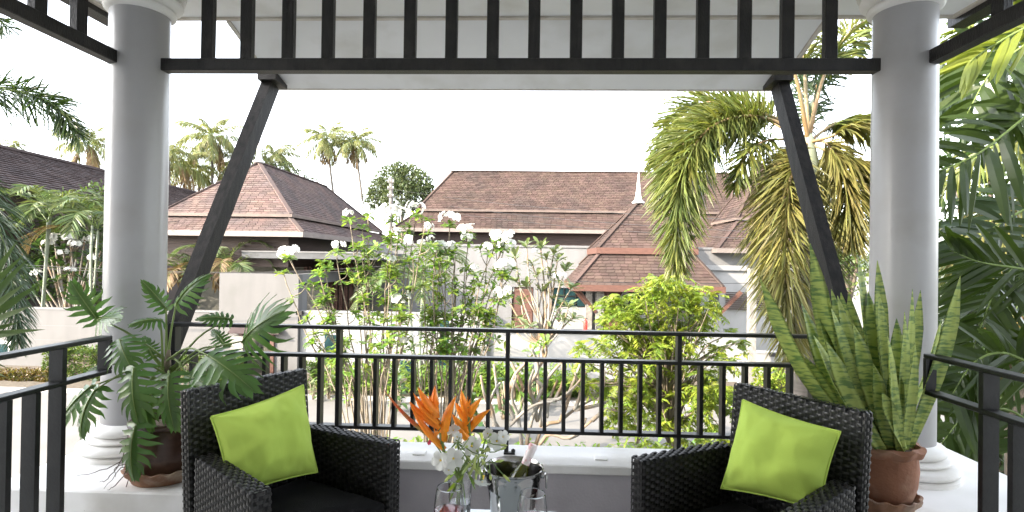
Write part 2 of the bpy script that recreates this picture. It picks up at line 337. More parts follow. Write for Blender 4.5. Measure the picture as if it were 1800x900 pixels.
def column(x, label):
    t = thing('column', label, 'column', (x, CY, .385), 'round columns flanking the balcony')
    zb = .385; K = .52
    prof = [(.262, zb), (.262, zb + .035 * K), (.25, zb + .05 * K)]
    for (z0, z1, r0, r1) in ((zb + .05 * K, zb + .14 * K, .232, .262), (zb + .155 * K, zb + .20 * K, .205, .222), (zb + .215 * K, zb + .31 * K, .178, .205)):
        for i in range(7):
            a = -math.pi / 2 + math.pi * i / 6; prof.append((r0 + (r1 - r0) * math.cos(a), (z0 + z1) / 2 + (z1 - z0) / 2 * math.sin(a)))
    prof += [(.165, zb + .325 * K), (.15, zb + .34 * K)]
    b = MB(); b.lathe(prof, (x, CY, 0), 56); smooth_flat(b.build('base', white, t))
    b = MB(); b.lathe([(.154, zb + .33 * K), (.154, 1.2), (.153, 2.0), (.151, 2.90)], (x, CY, 0), 56); smooth_flat(b.build('shaft', colm, t))
    prof = [(.150, 2.885), (.160, 2.888)]
    for (z0, z1, r0, r1) in ((2.89, 2.93, .165, .18), (2.935, 3.00, .175, .215)):
        for i in range(7):
            a = -math.pi / 2 + math.pi * i / 6; prof.append((r0 + (r1 - r0) * math.cos(a), (z0 + z1) / 2 + (z1 - z0) / 2 * math.sin(a)))
    prof += [(.225, 3.005), (.235, 3.05), (.235, 3.099)]
    b = MB(); b.lathe(prof, (x, CY, 0), 56); smooth_flat(b.build('capital', white, t))
column(CLX, 'round grey column behind the potted philodendron')
column(CRX, 'round grey column behind the potted snake plant')

# eave and canopy
ev = thing('eave_roof', 'white soffit of the balcony roof above the columns', 'roof', (XC, 1.2, 3.0))
EL, ER, EY = -2.78, 2.64, 3.56
boxp('soffit', soffit, ev, EL, ER, -1.2, EY, 3.10, 3.14)
b = MB(); b.box(EL - .03, ER + .03, EY, EY + .03, 3.085, 3.20); b.box(EL - .03, EL, -1.2, EY, 3.085, 3.20); b.box(ER, ER + .03, -1.2, EY, 3.085, 3.20)
b.build('fascia', trimw, ev, False)
b = MB(); b.box(EL - .14, EL - .031, -1.2, EY + .09, 3.05, 3.13); b.box(ER + .031, ER + .14, -1.2, EY + .09, 3.05, 3.13); b.build('gutter', blk, ev, False)
b = MB(); b.hexa([(EL - .1, EY + .05, 3.205), (ER + .1, EY + .05, 3.205), (ER + .1, -1.1, 3.205), (EL - .1, -1.1, 3.205), (EL - .1, EY + .05, 3.24), (ER + .1, EY + .05, 3.24), (1.2, -1.1, 4.6), (-1.2, -1.1, 4.6)])
b.build('roof_tiles', shing2, ev, False)
KL, KR, KY0, KY1, KZ0, KZ1 = -2.06, 1.85, 3.592, 4.31, 3.085, 2.855
cp = thing('canopy', 'white sloping canopy carried by two black diagonal braces', 'canopy', (XC, 3.9, 2.8))
b = MB(); b.hexa([(KL, KY0, KZ0), (KR, KY0, KZ0), (KR, KY1, KZ1), (KL, KY1, KZ1), (KL, KY0, KZ0 + .08), (KR, KY0, KZ0 + .08), (KR, KY1, KZ1 + .08), (KL, KY1, KZ1 + .08)])
b.build('soffit', soffit, cp, False)
b = MB()
b.box(KL - .03, KR + .03, KY1, KY1 + .028, KZ1 - .005, KZ1 + .13)
for xx in (KL - .03, KR + .002):
    b.hexa([(xx, KY0, KZ0 - .01), (xx + .028, KY0, KZ0 - .01), (xx + .028, KY1, KZ1 - .01), (xx, KY1, KZ1 - .01), (xx, KY0, KZ0 + .12), (xx + .028, KY0, KZ0 + .12), (xx + .028, KY1, KZ1 + .12), (xx, KY1, KZ1 + .12)])
b.build('edge_trim', trimw, cp, False)
b = MB(); b.hexa([(KL - .06, KY0, KZ0 + .125), (KR + .06, KY0, KZ0 + .125), (KR + .06, KY1 + .08, KZ1 + .125), (KL - .06, KY1 + .08, KZ1 + .125), (KL - .06, KY0, KZ0 + .155), (KR + .06, KY0, KZ0 + .155), (KR + .06, KY1 + .08, KZ1 + .155), (KL - .06, KY1 + .08, KZ1 + .155)])
b.build('roof_sheet', shing2, cp, False)
for (xb, xt) in ((-2.215, -2.06), (1.86, 1.83)):
    b = MB(); b.bar((xb, 3.235, .92), (xt, 4.165, 2.845), .08, .125, (0, 1, 0)); b.build('brace', brace_m, cp, False)
    b = MB(); b.box(xb - .045, xb + .045, 3.18, 3.30, .385, .96); b.build('brace_foot', blk, cp, False)
    s_ = 1 if xt < 0 else -1
    b = MB(); b.hexa([(xt - .05 * s_, 4.05, 2.845), (xt + .09 * s_, 4.05, 2.845), (xt + .09 * s_, 4.25, 2.83), (xt - .05 * s_, 4.25, 2.83), (xt - .05 * s_, 4.05, 2.905), (xt + .09 * s_, 4.05, 2.905), (xt + .09 * s_, 4.25, 2.86), (xt - .05 * s_, 4.25, 2.86)])
    b.build('brace_head', blk, cp, False)

# friezes
fz = thing('slatted_frieze', 'black slatted timber frieze spanning between both columns', 'frieze', (XC, CY, 2.54), 'slatted friezes under the eaves')
ZB0, ZB1 = 2.560, 2.630
b = MB(); b.bbox(CLX + .10, CRX - .10, CY - .035, CY + .035, ZB0, ZB1, .004); b.build('bottom_beam', blk, fz, False)
boxp('top_beam', blk, fz, CLX + .10, CRX - .10, CY - .03, CY + .03, 3.03, 3.099)
for i, px in enumerate((363, 432, 505, 575, 648, 720, 793, 866, 939, 1013, 1087, 1161, 1237, 1311, 1386, 1462)):
    x = at(px, 60, CY - .02).x
    b = MB(); b.bbox(x - .0335, x + .0335, CY - .022, CY + .022, ZB1, 3.03, .003); b.build('slat', blk, fz, False)
for X, lab in ((CLX - .05, 'black slatted frieze running back from the philodendron column'), (CRX + .06, 'black slatted frieze running back from the snake plant column')):
    f2 = thing('slatted_frieze', lab, 'frieze', (X, 1.0, 2.54), 'slatted friezes under the eaves')
    b = MB(); b.bbox(X - .033, X + .033, -1.19, 2.94, ZB0, ZB1, .004); b.build('bottom_beam', blk, f2, False)
    boxp('top_beam', blk, f2, X - .03, X + .03, -1.19, 2.94, 3.03, 3.099)
    y = 2.70 if X < 0 else 2.52
    while y > -1.0:
        b = MB(); b.bbox(X - .022, X + .022, y - .034, y + .034, ZB1, 3.03, .003); b.build('slat', blk, f2, False); y -= .232

# railings
RY = 3.17; ZT, ZM, ZBm = 1.5 - .408, 1.5 - .573, 1.5 - .985
fr = thing('railing', 'long black metal railing on the white coping between the columns', 'railing', (XC, RY, .385), 'balcony railings')
xl, xr = CLX + .15, CRX - .15
for nm, z in (('top_rail', ZT), ('middle_rail', ZM), ('bottom_rail', ZBm)):
    b = MB(); b.bbox(xl, xr, RY - .028, RY + .028, z - .010, z + .010, .003); b.build(nm, blkm, fr, False)
posts = [at(px, 600, RY).x for px in (597, 893, 1193)]
for x in posts + [xl + .03, xr - .03]:
    b = MB(); b.bbox(x - .012, x + .012, RY - .029, RY + .029, .386, ZT - .0105, .002); b.build('post', blkm, fr, False)
p = posts[1]; b = MB(); b.box(p - .014, p + .05, RY - .035, RY - .01, .386, .398); b.lathe([(.012, 0), (.012, .012), (.004, .018)], (p + .04, RY - .022, .398), 10); b.build('foot_bracket', blkm, fr, False)
edges = [xl + .03] + posts + [xr - .03]
for a_, b_, n in ((edges[0], edges[1], 9), (edges[1], edges[2], 9), (edges[2], edges[3], 9), (edges[3], edges[4], 8)):
    for i in range(1, n):
        x = a_ + (b_ - a_) * i / n
        b = MB(); b.box(x - .0105, x + .0105, RY - .026, RY + .026, ZBm + .0102, ZM - .0102); b.build('baluster', blkm, fr, False)
def side_rail(X, yend, ys, tall, lab):
    t = thing('railing', lab, 'railing', (X, 1, 0), 'balcony railings')
    for nm, z in (('top_rail', ZT), ('middle_rail', ZM)):
        b = MB(); b.bbox(X - .03, X + .03, -1.19, yend, z - .010, z + .010, .003); b.build(nm, blkm, t, False)
    boxp('end_bar', blkm, t, X - .03, X + .03, yend - .02, yend - .001, ZM + .0105, ZT - .0105)
    boxp('bottom_rail', blkm, t, X - .03, X + .03, -1.19, ys[0] + .1, .06, .08)
    y = ys[0]; k = 0
    while y > -1.1:
        b = MB(); z1 = ZM - .0102
        b.box(X - .031, X + .031, y - .012, y + .012, .0805, z1); b.build('baluster', blkm, t, False)
        if k in tall: boxp('post', blkm, t, X - .031, X + .031, y - .012, y + .012, ZM + .0102, ZT - .0102)
        k += 1; y -= ys[1]
side_rail(-2.09, 2.61, (2.335, .125), (0, 7, 14, 21), 'black side railing beside the philodendron')
side_rail(1.815, 2.57, (2.245, .135), (0, 7, 14, 21), 'black side railing beside the snake plant')

# ------------------------------------------------------------------ wicker chairs
def weave(b, o, u, v, nrm, w, h, cu=.0265, cv=.0145, amp=.0055):
    o, u, v, nrm = V(o), V(u), V(v), V(nrm); nu = max(1, round(w / cu)); nv = max(1, round(h / cv)); du = w / nu; dv = h / nv
    for j in range(nv):
        for i in range(nu):
            if (i + j) % 2: continue
            a0 = i * du - du * .18; a1 = (i + 1) * du + du * .18; c0 = j * dv + dv * .06; c1 = (j + 1) * dv - dv * .06
            q = []
            for fa, hh in ((0, -.001), (.27, amp * .9), (.73, amp), (1, -.001)):
                aa = a0 + (a1 - a0) * fa; aa = min(max(aa, 0), w)
                q += [o + u * aa + v * c0 + nrm * hh, o + u * aa + v * ((c0 + c1) / 2) + nrm * (hh + (.0022 if hh > 0 else 0)), o + u * aa + v * c1 + nrm * hh]
            b.add(q, [(k * 3 + m, k * 3 + m + 1, k * 3 + m + 4, k * 3 + m + 3) for k in range(3) for m in range(2)])
    # vertical stakes showing between the strands
    for i in range(nu + 1):
        c = o + u * min(max(i * du, .004), w - .004)
        b.add([c - u * .004 + nrm * .0015, c + u * .004 + nrm * .0015, c + u * .004 + v * h + nrm * .0015, c - u * .004 + v * h + nrm * .0015], [(0, 1, 2, 3)])
def woven_box(name, parent, x0, x1, y0, y1, z0, z1, faces, M=None):
    M = M or Matrix.Identity(4)
    b = MB(); c = .0075; b.bbox(x0 + c, x1 - c, y0 + c, y1 - c, z0 + c, z1 - c, .012, M); core = b.build(name, wickb, parent, False)
    R3 = M.to_3x3(); b = MB(); e = .0065; x0 += e; x1 -= e; y0 += e; y1 -= e; z0 += e; z1 -= e; i_ = .004
    X_, Y_, Z_ = R3 @ V((1, 0, 0)), R3 @ V((0, 1, 0)), R3 @ V((0, 0, 1))
    W, D, H = x1 - x0, y1 - y0, z1 - z0
    F = {'-y': ((x0, y0, z0), X_, Z_, -Y_, W, H), '+y': ((x1, y1, z0), -X_, Z_, Y_, W, H), '-x': ((x0, y1, z0), -Y_, Z_, -X_, D, H),
         '+x': ((x1, y0, z0), Y_, Z_, X_, D, H), '+z': ((x0, y0, z1), X_, Y_, Z_, W, D), '+zy': ((x1, y0, z1), Y_, -X_, Z_, D, W)}
    for f in faces:
        o, u, v, n, ww, hh = F[f]; weave(b, M @ V(o), u, v, n, ww, hh)
    b.build('weave', wick, core, True, kind='stuff'); return core
def make_chair():
    t = thing('armchair', '', 'armchair', (0, 0, 0), 'wicker armchairs on the balcony')
    hw = .302
    for sx in (-1, 1):
        xa, xb = (-hw, -hw + .085) if sx < 0 else (hw - .085, hw)
        M = Matrix.Translation((sx * hw, .27, 0)) @ Matrix.Rotation(math.radians(7.5 * sx), 4, 'Z') @ Matrix.Translation((-sx * hw, -.27, 0))
        woven_box('armrest', t, xa, xb, -.275, .27, .06, .655, ('-x', '+x', '-y', '+zy'), M)
    M = Matrix.Translation((0, .265, .06)) @ Matrix.Rotation(math.radians(-5), 4, 'X') @ Matrix.Translation((0, -.265, -.06))
    woven_box('backrest', t, -hw, hw, .265, .335, .06, .925, ('-y', '-x', '+x', '+z', '+y'), M)
    woven_box('seat_base', t, -hw + .045, hw - .045, -.25, .262, .20, .335, ('-y',))
    b = MB()
    n = 14; vs = []; x0, x1, y0, y1 = -hw + .09, hw - .09, -.27, .255
    for layer in (0, 1):
        for j in range(n + 1):
            for i in range(n + 1):
                u, v = i / n * 2 - 1, j / n * 2 - 1; ed = max(abs(u), abs(v)) ** 8
                x = (x0 + x1) / 2 + (x1 - x0) / 2 * u * (1.13 - .13 * v); y = (y0 + y1) / 2 + (y1 - y0) / 2 * v
                z = .34 if layer == 0 else .425 + .018 * (1 - u * u) * (1 - v * v) + .006 * noise.noise(V((x * 9, y * 9, 2))) - .035 * ed
                vs.append((x, y, z))
    N_ = (n + 1) ** 2; fs = []
    for j in range(n):
        for i in range(n):
            a = j * (n + 1) + i; fs += [(a, a + n + 1, a + n + 2, a + 1), (N_ + a, N_ + a + 1, N_ + a + n + 2, N_ + a + n + 1)]
    for i in range(n):
        for a, c in ((i, i + 1), ((n * (n + 1) + i + 1), (n * (n + 1) + i)), ((i + 1) * (n + 1), i * (n + 1)), (i * (n + 1) + n, (i + 1) * (n + 1) + n)):
            fs.append((a, c, N_ + c, N_ + a))
    b.add(vs, fs); smooth_flat(b.build('seat_cushion', cush, t), 60)
    for sx in (-1, 1):
        for y in (-.24, .27):
            b = MB(); b.box(sx * (hw - .04 + (.06 if y < 0 else 0)) - .025, sx * (hw - .04 + (.06 if y < 0 else 0)) + .025, y - .025, y + .025, 0, .068); b.build('leg', wick, t, False)
    return t
ch = make_chair(); ch.location = (-1.03, 2.37, 0); ch.rotation_euler = (0, 0, math.radians(58.5))
ch['label'] = 'black wicker armchair beside the potted philodendron'
ch2 = copy_tree(ch); ch2.location = (.868, 2.265, 0); ch2.rotation_euler = (0, 0, math.radians(-55.5)); ch2['label'] = 'black wicker armchair beside the potted snake plant'

def pillow(lab, corners, Y0, bulge, seed, sagc=None):
    """corners: TL,TR,BR,BL world points"""
    tl, tr, br, bl = [V(c) for c in corners]; b = MB(); n = 34; vs = []; ctr = (tl + tr + br + bl) / 4
    nrm = (tr - tl).cross(bl - tl).normalized()
    if nrm.y > 0: nrm = -nrm
    for side in (1, -1):
        for j in range(n + 1):
            for i in range(n + 1):
                u, v = i / n, j / n; s, t = u * 2 - 1, v * 2 - 1
                p = tl * (1 - u) * (1 - v) + tr * u * (1 - v) + br * u * v + bl * (1 - u) * v
                pin = .055 * ((1 - s * s) * abs(t) ** 3 * (1 if t > 0 else -1)); pin2 = .045 * ((1 - t * t) * abs(s) ** 3 * (1 if s > 0 else -1))
                p = p - ((bl + br) - (tl + tr)) / 2 * pin * .6 - ((tr + br) - (tl + bl)) / 2 * pin2 * .6
                prof = (max(0, (1 - s ** 2)) ** .62) * (max(0, (1 - t ** 2)) ** .62)
                ed = max(abs(s), abs(t))
                k = side if side > 0 else -.75
                wr = .022 * noise.noise(V((s * 2.2 + seed, t * 2.2, 0))) + .009 * noise.noise(V((s * 9 + seed, t * 3.2, 4))) * ed
                # creases running in from the corners and edges
                cr = 0
                for (cx, cy) in ((-1, -1), (1, -1), (1, 1), (-1, 1)):
                    dx, dy = s - cx, t - cy; r = math.hypot(dx, dy); a = math.atan2(dy, dx); cr += .013 * math.sin(a * 11 + seed * 3 + cx) * math.exp(-r * 2.4) * min(1, r * 6)
                cr += .010 * math.sin(s * 13 + seed + 2 * noise.noise(V((s * 2, t * 2, seed)))) * max(0, abs(t) - .55)
                vs.append(p + nrm * (k * bulge * prof + (wr + cr) * prof ** .5 * k) + V((0, 0, 0)))
    N_ = (n + 1) ** 2; fs = []
    for j in range(n):
        for i in range(n):
            a = j * (n + 1) + i; fs += [(a, a + 1, a + n + 2, a + n + 1), (N_ + a, N_ + a + n + 1, N_ + a + n + 2, N_ + a + 1)]
    b.add(vs, fs)
    root = thing('cushion', lab, 'cushion', (ctr.x, ctr.y, min(p.z for p in vs)), 'lime cushions on the armchairs')
    b.build('cover', lime, root)
    ring = [vs[i] for i in range(n + 1)] + [vs[j * (n + 1) + n] for j in range(1, n + 1)] + [vs[n * (n + 1) + i] for i in range(n - 1, -1, -1)] + [vs[j * (n + 1)] for j in range(n - 1, 0, -1)]
    b = MB(); b.tube(ring + [ring[0]], .0048, 6, False); b.build('seam', lime, root)
pillow('lime cushion leaning in the armchair beside the philodendron', (at(371, 733, 2.25), at(533, 677, 2.60), at(558, 830, 2.53), at(404, 874, 2.20)), 0, .125, 1.3)
pillow('lime cushion leaning in the armchair beside the snake plant', (at(1306, 703, 2.48), at(1477, 759, 2.17), at(1441, 898, 2.14), at(1268, 858, 2.43)), 0, .13, 4.1)
# ------------------------------------------------------------------ table and what stands on it
TZ = .60
tb = thing('table', 'low dark wicker table with a glass top between the armchairs', 'table', (-.05, 1.45, 0))
b = MB(); b.bbox(-.335, .10, .92, 1.975, TZ - .012, TZ, .003); b.build('glass_top', tabm, tb, False)
b = MB(); b.box(-.305, .07, .96, 1.93, TZ - .10, TZ - .013); b.build('frame', wick, tb, False)
for x in (-.27, .035):
    for y in (.99, 1.90): boxp('leg', wick, tb, x - .03, x + .03, y - .03, y + .03, 0, TZ - .10)
def wineglass(px, py, Y, lab):
    p = at(px, py, Y); zr = p.z; c = (p.x, p.y, 0)
    t = thing('wine_glass', lab, 'glass', (p.x, p.y, TZ), 'wine glasses on the table')
    H = zr - TZ
    out = [(.036, TZ + .001), (.036, TZ + .004), (.008, TZ + .010), (.0045, TZ + .02), (.0042, TZ + H * .36), (.010, TZ + H * .39), (.030, TZ + H * .47), (.042, TZ + H * .60), (.0435, TZ + H * .70), (.0422, TZ + H * .80), (.040, TZ + H * .88), (.0372, TZ + H * .95), (.0358, zr - .004), (.0350, zr - .0006), (.0345, zr)]
    inn = [(.0342, zr), (.0339, zr - .0006), (.0346, zr - .004), (.0361, TZ + H * .95), (.0389, TZ + H * .88), (.0411, TZ + H * .80), (.0424, TZ + H * .70), (.0407, TZ + H * .60), (.0285, TZ + H * .475), (.006, TZ + H * .41), (.0, TZ + H * .405)]
    b = MB(); b.lathe([(0, TZ + .001)] + out + inn, c, 48); smooth_flat(b.build('bowl', glass, t), 40)
    zl = TZ + H * .735
    b = MB(); b.lathe([(0, TZ + H * .402), (.0065, TZ + H * .407), (.0290, TZ + H * .472), (.0412, TZ + H * .60), (.0429, TZ + H * .70), (.0426, zl), (0, zl)], c, 48); smooth_flat(b.build('wine', wine, t), 50)
wineglass(790, 855, 1.55, 'wine glass of red wine in front of the flower vase')
wineglass(936, 866, 1.52, 'wine glass of red wine in front of the ice bucket')
# bucket
p = at(903, 820, 1.86); bx, by, bz = p.x, p.y, p.z
bk = thing('ice_bucket', 'polished steel ice bucket with ring handles holding a bottle', 'ice bucket', (bx, by, TZ))
H = bz - TZ
prof = [(0, .002), (.068, .002), (.070, .006)]
for k in range(1, 25):
    z = H * k / 25; r = .070 + .026 * (k / 25); g = .0022 if k in (17, 19, 21) else 0
    prof.append((r + g, z))
prof += [(.0965, H - .006), (.1015, H - .003), (.1015, H), (.0985, H + .0015), (.0955, H - .002), (.093, H - .02), (.069, .008), (0, .008)]
b = MB(); b.lathe(prof, (bx, by, TZ), 72); smooth_flat(b.build('body', steel, bk), 40)
for sx in (-1, 1):
    x = bx + sx * .099; z = TZ + H * .90
    b = MB(); b.lathe([(0, -.012), (.010, -.010), (.013, 0), (.010, .010), (0, .012)], (x, by - .01, z), 14); o = b.build('handle_knob', steel, bk)
    b = MB(); ring = [(x + sx * .012, by - .01 + .017 * math.cos(a), z - .022 + .024 * math.sin(a)) for a in [2 * math.pi * i / 20 for i in range(21)]]
    b.tube(ring, .0028, 6, False); b.build('ring_handle', steel, o)
bt = thing('bottle', 'green glass bottle with pink and white foil neck leaning in the steel bucket', 'bottle', (bx, by, TZ + .02))
A = V((bx - .035, by + .005, TZ + .025)); Bv = at(938, 781, 1.90); d = (Bv - A); L = d.length; d.normalize()
q = d.to_track_quat('Z', 'Y').to_matrix().to_4x4(); M = Matrix.Translation(A) @ q
def rlathe(prof, n=32):
    b = MB(); b.lathe(prof, (0, 0, 0), n); b.v = [M @ v for v in b.v]; return b
smooth_flat(rlathe([(0, 0), (.034, .002), (.037, .01), (.037, L - .15), (.033, L - .12), (.018, L - .085), (.0135, L - .07)]).build('glass_body', botg, bt), 50)
smooth_flat(rlathe([(.0142, L - .072), (.0152, L - .03), (.0158, L - .022), (.0158, L - .008), (.0145, L), (0, L + .001)]).build('foil_cap', foil, bt), 50)
# vase
p = at(809, 838, 1.76); vx, vy, vz = p.x, p.y, p.z
vs_ = thing('vase', 'cut glass vase of orange heliconias and white plumerias', 'vase', (vx, vy, TZ))
def wv(i, a, r, z): return (r + (.0012 * math.cos(a * 14 + z * 90) if 1 < i < 12 else 0), z)
b = MB(); b.lathe([(0, TZ + .001)] + [(.030 + .008 * k / 10, TZ + .001 + (vz - TZ) * k / 10) for k in range(11)] + [(.0355, vz)] + [(.0275 + .008 * k / 8, TZ + .012 + (vz - TZ - .012) * k / 8) for k in range(7, -1, -1)] + [(0, TZ + .012)], (vx, vy, 0), 56, wv); smooth_flat(b.build('glass_wall', glass, vs_), 40)
b = MB(); b.lathe([(0, TZ + .0125), (.027, TZ + .0128), (.0325, TZ + .12), (0, TZ + .12)], (vx, vy, 0), 32); smooth_flat(b.build('water', water, vs_), 50)
random.seed(12)
def bract(b, base, tip, w, seg=7, up=V((0, 0, 1))):
    """boat shaped bract: folded blade with thickness"""
    base, tip = V(base), V(tip); d = tip - base; L = d.length; d.normalize(); s_ = d.cross(V((0, 1, 0))).normalized(); n = V((0, -1, 0)); n = (n - d * n.dot(d)).normalized()
    vs = []; k = 0
    for i in range(seg):
        t = i / seg; ww = w * (.75 + .35 * math.sin(t * math.pi * .8)) * (1 - t ** 2.2); c = base + d * L * t + s_ * (L * .05 * math.sin(t * math.pi))
        vs += [c + s_ * ww * .5, c + n * ww * .42, c - s_ * ww * .5, c - n * ww * .42]; k += 1
    vs.append(tip); fs = []
    for i in range(k - 1):
        for j in range(4): fs.append((i * 4 + j, i * 4 + (j + 1) % 4, i * 4 + 4 + (j + 1) % 4, i * 4 + 4 + j))
    for j in range(4): fs.append(((k - 1) * 4 + j, (k - 1) * 4 + (j + 1) % 4, len(vs) - 1))
    b.add(vs, fs)
def heliconia(lab, Y, stem, axis, br, green=None):
    t = thing('heliconia_flower', lab, 'flower', (vx, vy, TZ + .03), 'heliconias in the vase')
    P3 = lambda q, dy=0: at(q[0], q[1], Y + dy)
    b = MB(); pts = spline([(vx + R(-.008, .008), vy + R(-.008, .008), TZ + .02), (vx, vy, vz - .02), P3(stem)] + [P3(a) for a in axis], 16)
    b.tube(pts, [.0055] * 10 + [.005, .0045, .004, .0035, .003, .002], 8); b.build('stem', l_petiole, t)
    for k, (a, c) in enumerate(br):
        b = MB(); bract(b, P3(a, R(-.01, .01)), P3(c, R(-.03, .03)), R(.026, .032)); b.build('bract', helio, t)
        m = P3(((a[0] * .75 + c[0] * .25), (a[1] * .75 + c[1] * .25)), -.01); b = MB()
        for q in range(7): b.blade(m, V((R(-.5, .5), R(-.3, 0), R(.6, 1.2))), V((1, 0, 0)), R(.025, .05), .004, 0)
        b.build('floret', helio, t)
    if green:
        b = MB(); bract(b, P3(green[0]), P3(green[1]), .016, 12); b.build('leaf_bract', heliog, t)
heliconia('larger orange heliconia with a long thin green and red bract', 1.76, (782, 800), ((776, 765), (769, 735), (764, 715)),
    (((781, 790), (719, 706)), ((774, 752), (719, 705)), ((771, 745), (726, 690)), ((768, 728), (734, 679)), ((767, 735), (765, 676)), ((778, 762), (803, 694)), ((780, 775), (800, 700))), ((778, 782), (672, 682)))
heliconia('smaller orange heliconia leaning right beside the larger one', 1.80, (824, 800), ((825, 765), (824, 735), (822, 715)),
    (((824, 760), (794, 727)), ((824, 742), (800, 706)), ((823, 730), (811, 684)), ((823, 735), (847, 699)), ((825, 755), (862, 719)), ((824, 775), (797, 728))))
def plumeria_flower(b, c, face, r, by=None, wide=1.):
    """five overlapping spoon petals; b petals, by throat"""
    face = V(face).normalized(); u = face.orthogonal().normalized(); v = face.cross(u); a0 = R(0, 6)
    for k in range(5):
        a = a0 + k * 2 * math.pi / 5; d = u * math.cos(a) + v * math.sin(a); tw = face.cross(d)
        vs = []; prof = ((.05, .12), (.3, .5), (.6, .82), (.85, .62)); 
        for t, ww in prof:
            m = V(c) + d * r * t + face * (r * (.16 * t + .10 * math.sin(t * 3)))
            vs += [m + (tw * ww * .5 + face * .10 * ww) * r * wide, m, m - (tw * ww * .5 - face * .02 * ww) * r * wide]
        vs.append(V(c) + d * r + face * r * .06); fs = []
        for i in range(3):
            for j in range(2): fs.append((i * 3 + j, i * 3 + j + 1, i * 3 + 4 + j, i * 3 + 3 + j))
        fs += [(9, 10, 12), (10, 11, 12)]
        b.add(vs, fs)
    if by is not None:
        by.lathe([(.16 * r, -.02), (.10 * r, .02 * r), (0, .05 * r)], (0, 0, 0), 8)
        q = face.to_track_quat('Z', 'Y').to_matrix(); by.v[-24 + 0:] = [q @ p_ + V(c) + face * r * .07 for p_ in by.v[-24:]]
sprigs = [
 ('white plumeria pair with yellow throats at the left of the vase', 1.66, [((797, 806), (.15, -1, .25), .034), ((775, 809), (-.4, -1, .1), .032), ((789, 826), (0, -1, -.5), .02)], (800, 800)),
 ('white plumeria flower in the middle of the bouquet', 1.72, [((829, 784), (.3, -1, .35), .032)], (826, 800)),
 ('half open white plumeria between the two heliconias', 1.76, [((797, 757), (-.2, -.6, 1), .024), ((803, 768), (.5, -.6, .3), .02)], (806, 790)),
 ('white plumeria cluster nearest the rim of the steel bucket', 1.80, [((873, 775), (.2, -1, .1), .034), ((858, 762), (-.5, -1, .6), .02), ((884, 768), (.6, -1, .5), .024)], (846, 800)),
 ('white plumeria drooping below the bouquet beside the bucket', 1.70, [((848, 846), (-.1, -.7, -.8), .028)], (838, 815)),
]
for lab, Y, fl, node in sprigs:
    t = thing('plumeria_sprig', lab, 'flower', (vx, vy, TZ + .03), 'plumerias in the vase')
    nd = at(*node, Y + .02); b = MB()
    b.tube(spline([(vx + R(-.02, .02), vy + R(-.02, .02), TZ + .03), (vx + R(-.015, .015), vy, vz), nd], 9), .0035, 6)
    for (pp, fc, r) in fl: b.tube(spline([nd, (nd + at(*pp, Y)) / 2 + V((0, .01, .008)), at(*pp, Y)], 6), [.003, .003, .0025, .0025, .003, .004], 6)
    b.build('stem', l_petiole, t)
    for (pp, fc, r) in fl:
        b = MB(); yb = MB(); plumeria_flower(b, at(*pp, Y), fc, r, yb); o = b.build('blossom', petal, t); yb.build('throat', petal_y, o)
t = thing('bud_sprig', 'green and white flower buds spilling from the vase', 'flower', (vx, vy, TZ + .03)); b = MB(); b2 = MB()
for k in range(42):
    a = at(R(795, 862), R(772, 822), 1.71 + R(-.03, .05)); e = a + V((R(-.035, .05), R(-.02, .01), R(-.04, .015)))
    b2.tube([a + V((0, .02, 0)), (a + e) / 2, e], [.0022, .0018, .0015], 5); b.tube([e, e + (e - a) * .3, e + (e - a) * .5], [.003, .0048, .001], 6)
for (x0, y0, x1, y1) in ((838, 800, 812, 834), (840, 802, 824, 838), (842, 802, 836, 842), (846, 806, 852, 815), (836, 800, 833, 826), (848, 795, 862, 790)):
    a, e = at(x0, y0, 1.70), at(x1, y1, 1.68); b.tube([a, a.lerp(e, .5), a.lerp(e, .85), e], [.002, .0035, .005, .001], 7)
b2.build('stalks', l_petiole, t, kind='stuff'); b.build('buds', budm, t, kind='stuff')
b = MB()
for (x0, y0, x1, y1) in ((815, 836, 783, 868), (800, 830, 783, 843), (822, 830, 836, 862), (806, 845, 790, 880), (812, 840, 818, 890), (830, 812, 850, 835)):
    a, e = at(x0, y0, 1.72), at(x1, y1, 1.70); b.blade(a, e - a, V((0, -.5, .6)), (e - a).length, .026, 0, ((0, .3), (.3, .9), (.6, 1), (.85, .6)), .12)
b.build('leaf', l_frangi, t)
t = thing('pink_blossom', 'small crimson blossom at the left of the bouquet', 'flower', tuple(at(760, 778, 1.78))); b = MB()
for k in range(5): plumeria_flower(b, at(757 + R(-6, 8), 772 + R(-8, 8), 1.77), (R(-1, 1), -1, R(-.5, .8)), .007)
b.build('petals', pinkp, t); b = MB(); b.tube(spline([at(760, 775, 1.77), at(775, 795, 1.77), (vx, vy, vz - .02)], 7), .002, 5); b.build('stem', l_petiole, t)

# ------------------------------------------------------------------ potted plants on the plinths
PZ = .385
def saucer(c, r, lab, m):
    t = thing('pot_saucer', lab, 'saucer', (c[0], c[1], PZ), 'saucers under the pots')
    def wvv(i, a, rr, z): return (rr + (.006 * math.cos(a * 15) if i in (3, 4, 5) else 0), z + (.004 * math.sin(a * 15) if i in (3, 4, 5) else 0))
    b = MB(); b.lathe([(0, .0015), (r * .80, .0015), (r * .86, .025), (r * .97, .05), (r, .066), (r * .93, .068), (r * .80, .03), (0, .026)], (c[0], c[1], PZ), 90, wvv); smooth_flat(b.build('dish', m, t), 60)
pl = at(292, 846, 2.70); LP = (pl.x, 2.70)
saucer(LP, .185, 'scalloped clay saucer under the brown glazed pot', saucerm)
ph = thing('potted_philodendron', 'philodendron with lobed leaves in a brown glazed pot', 'potted plant', (LP[0], LP[1], PZ + .027))
b = MB(); z0 = PZ + .028
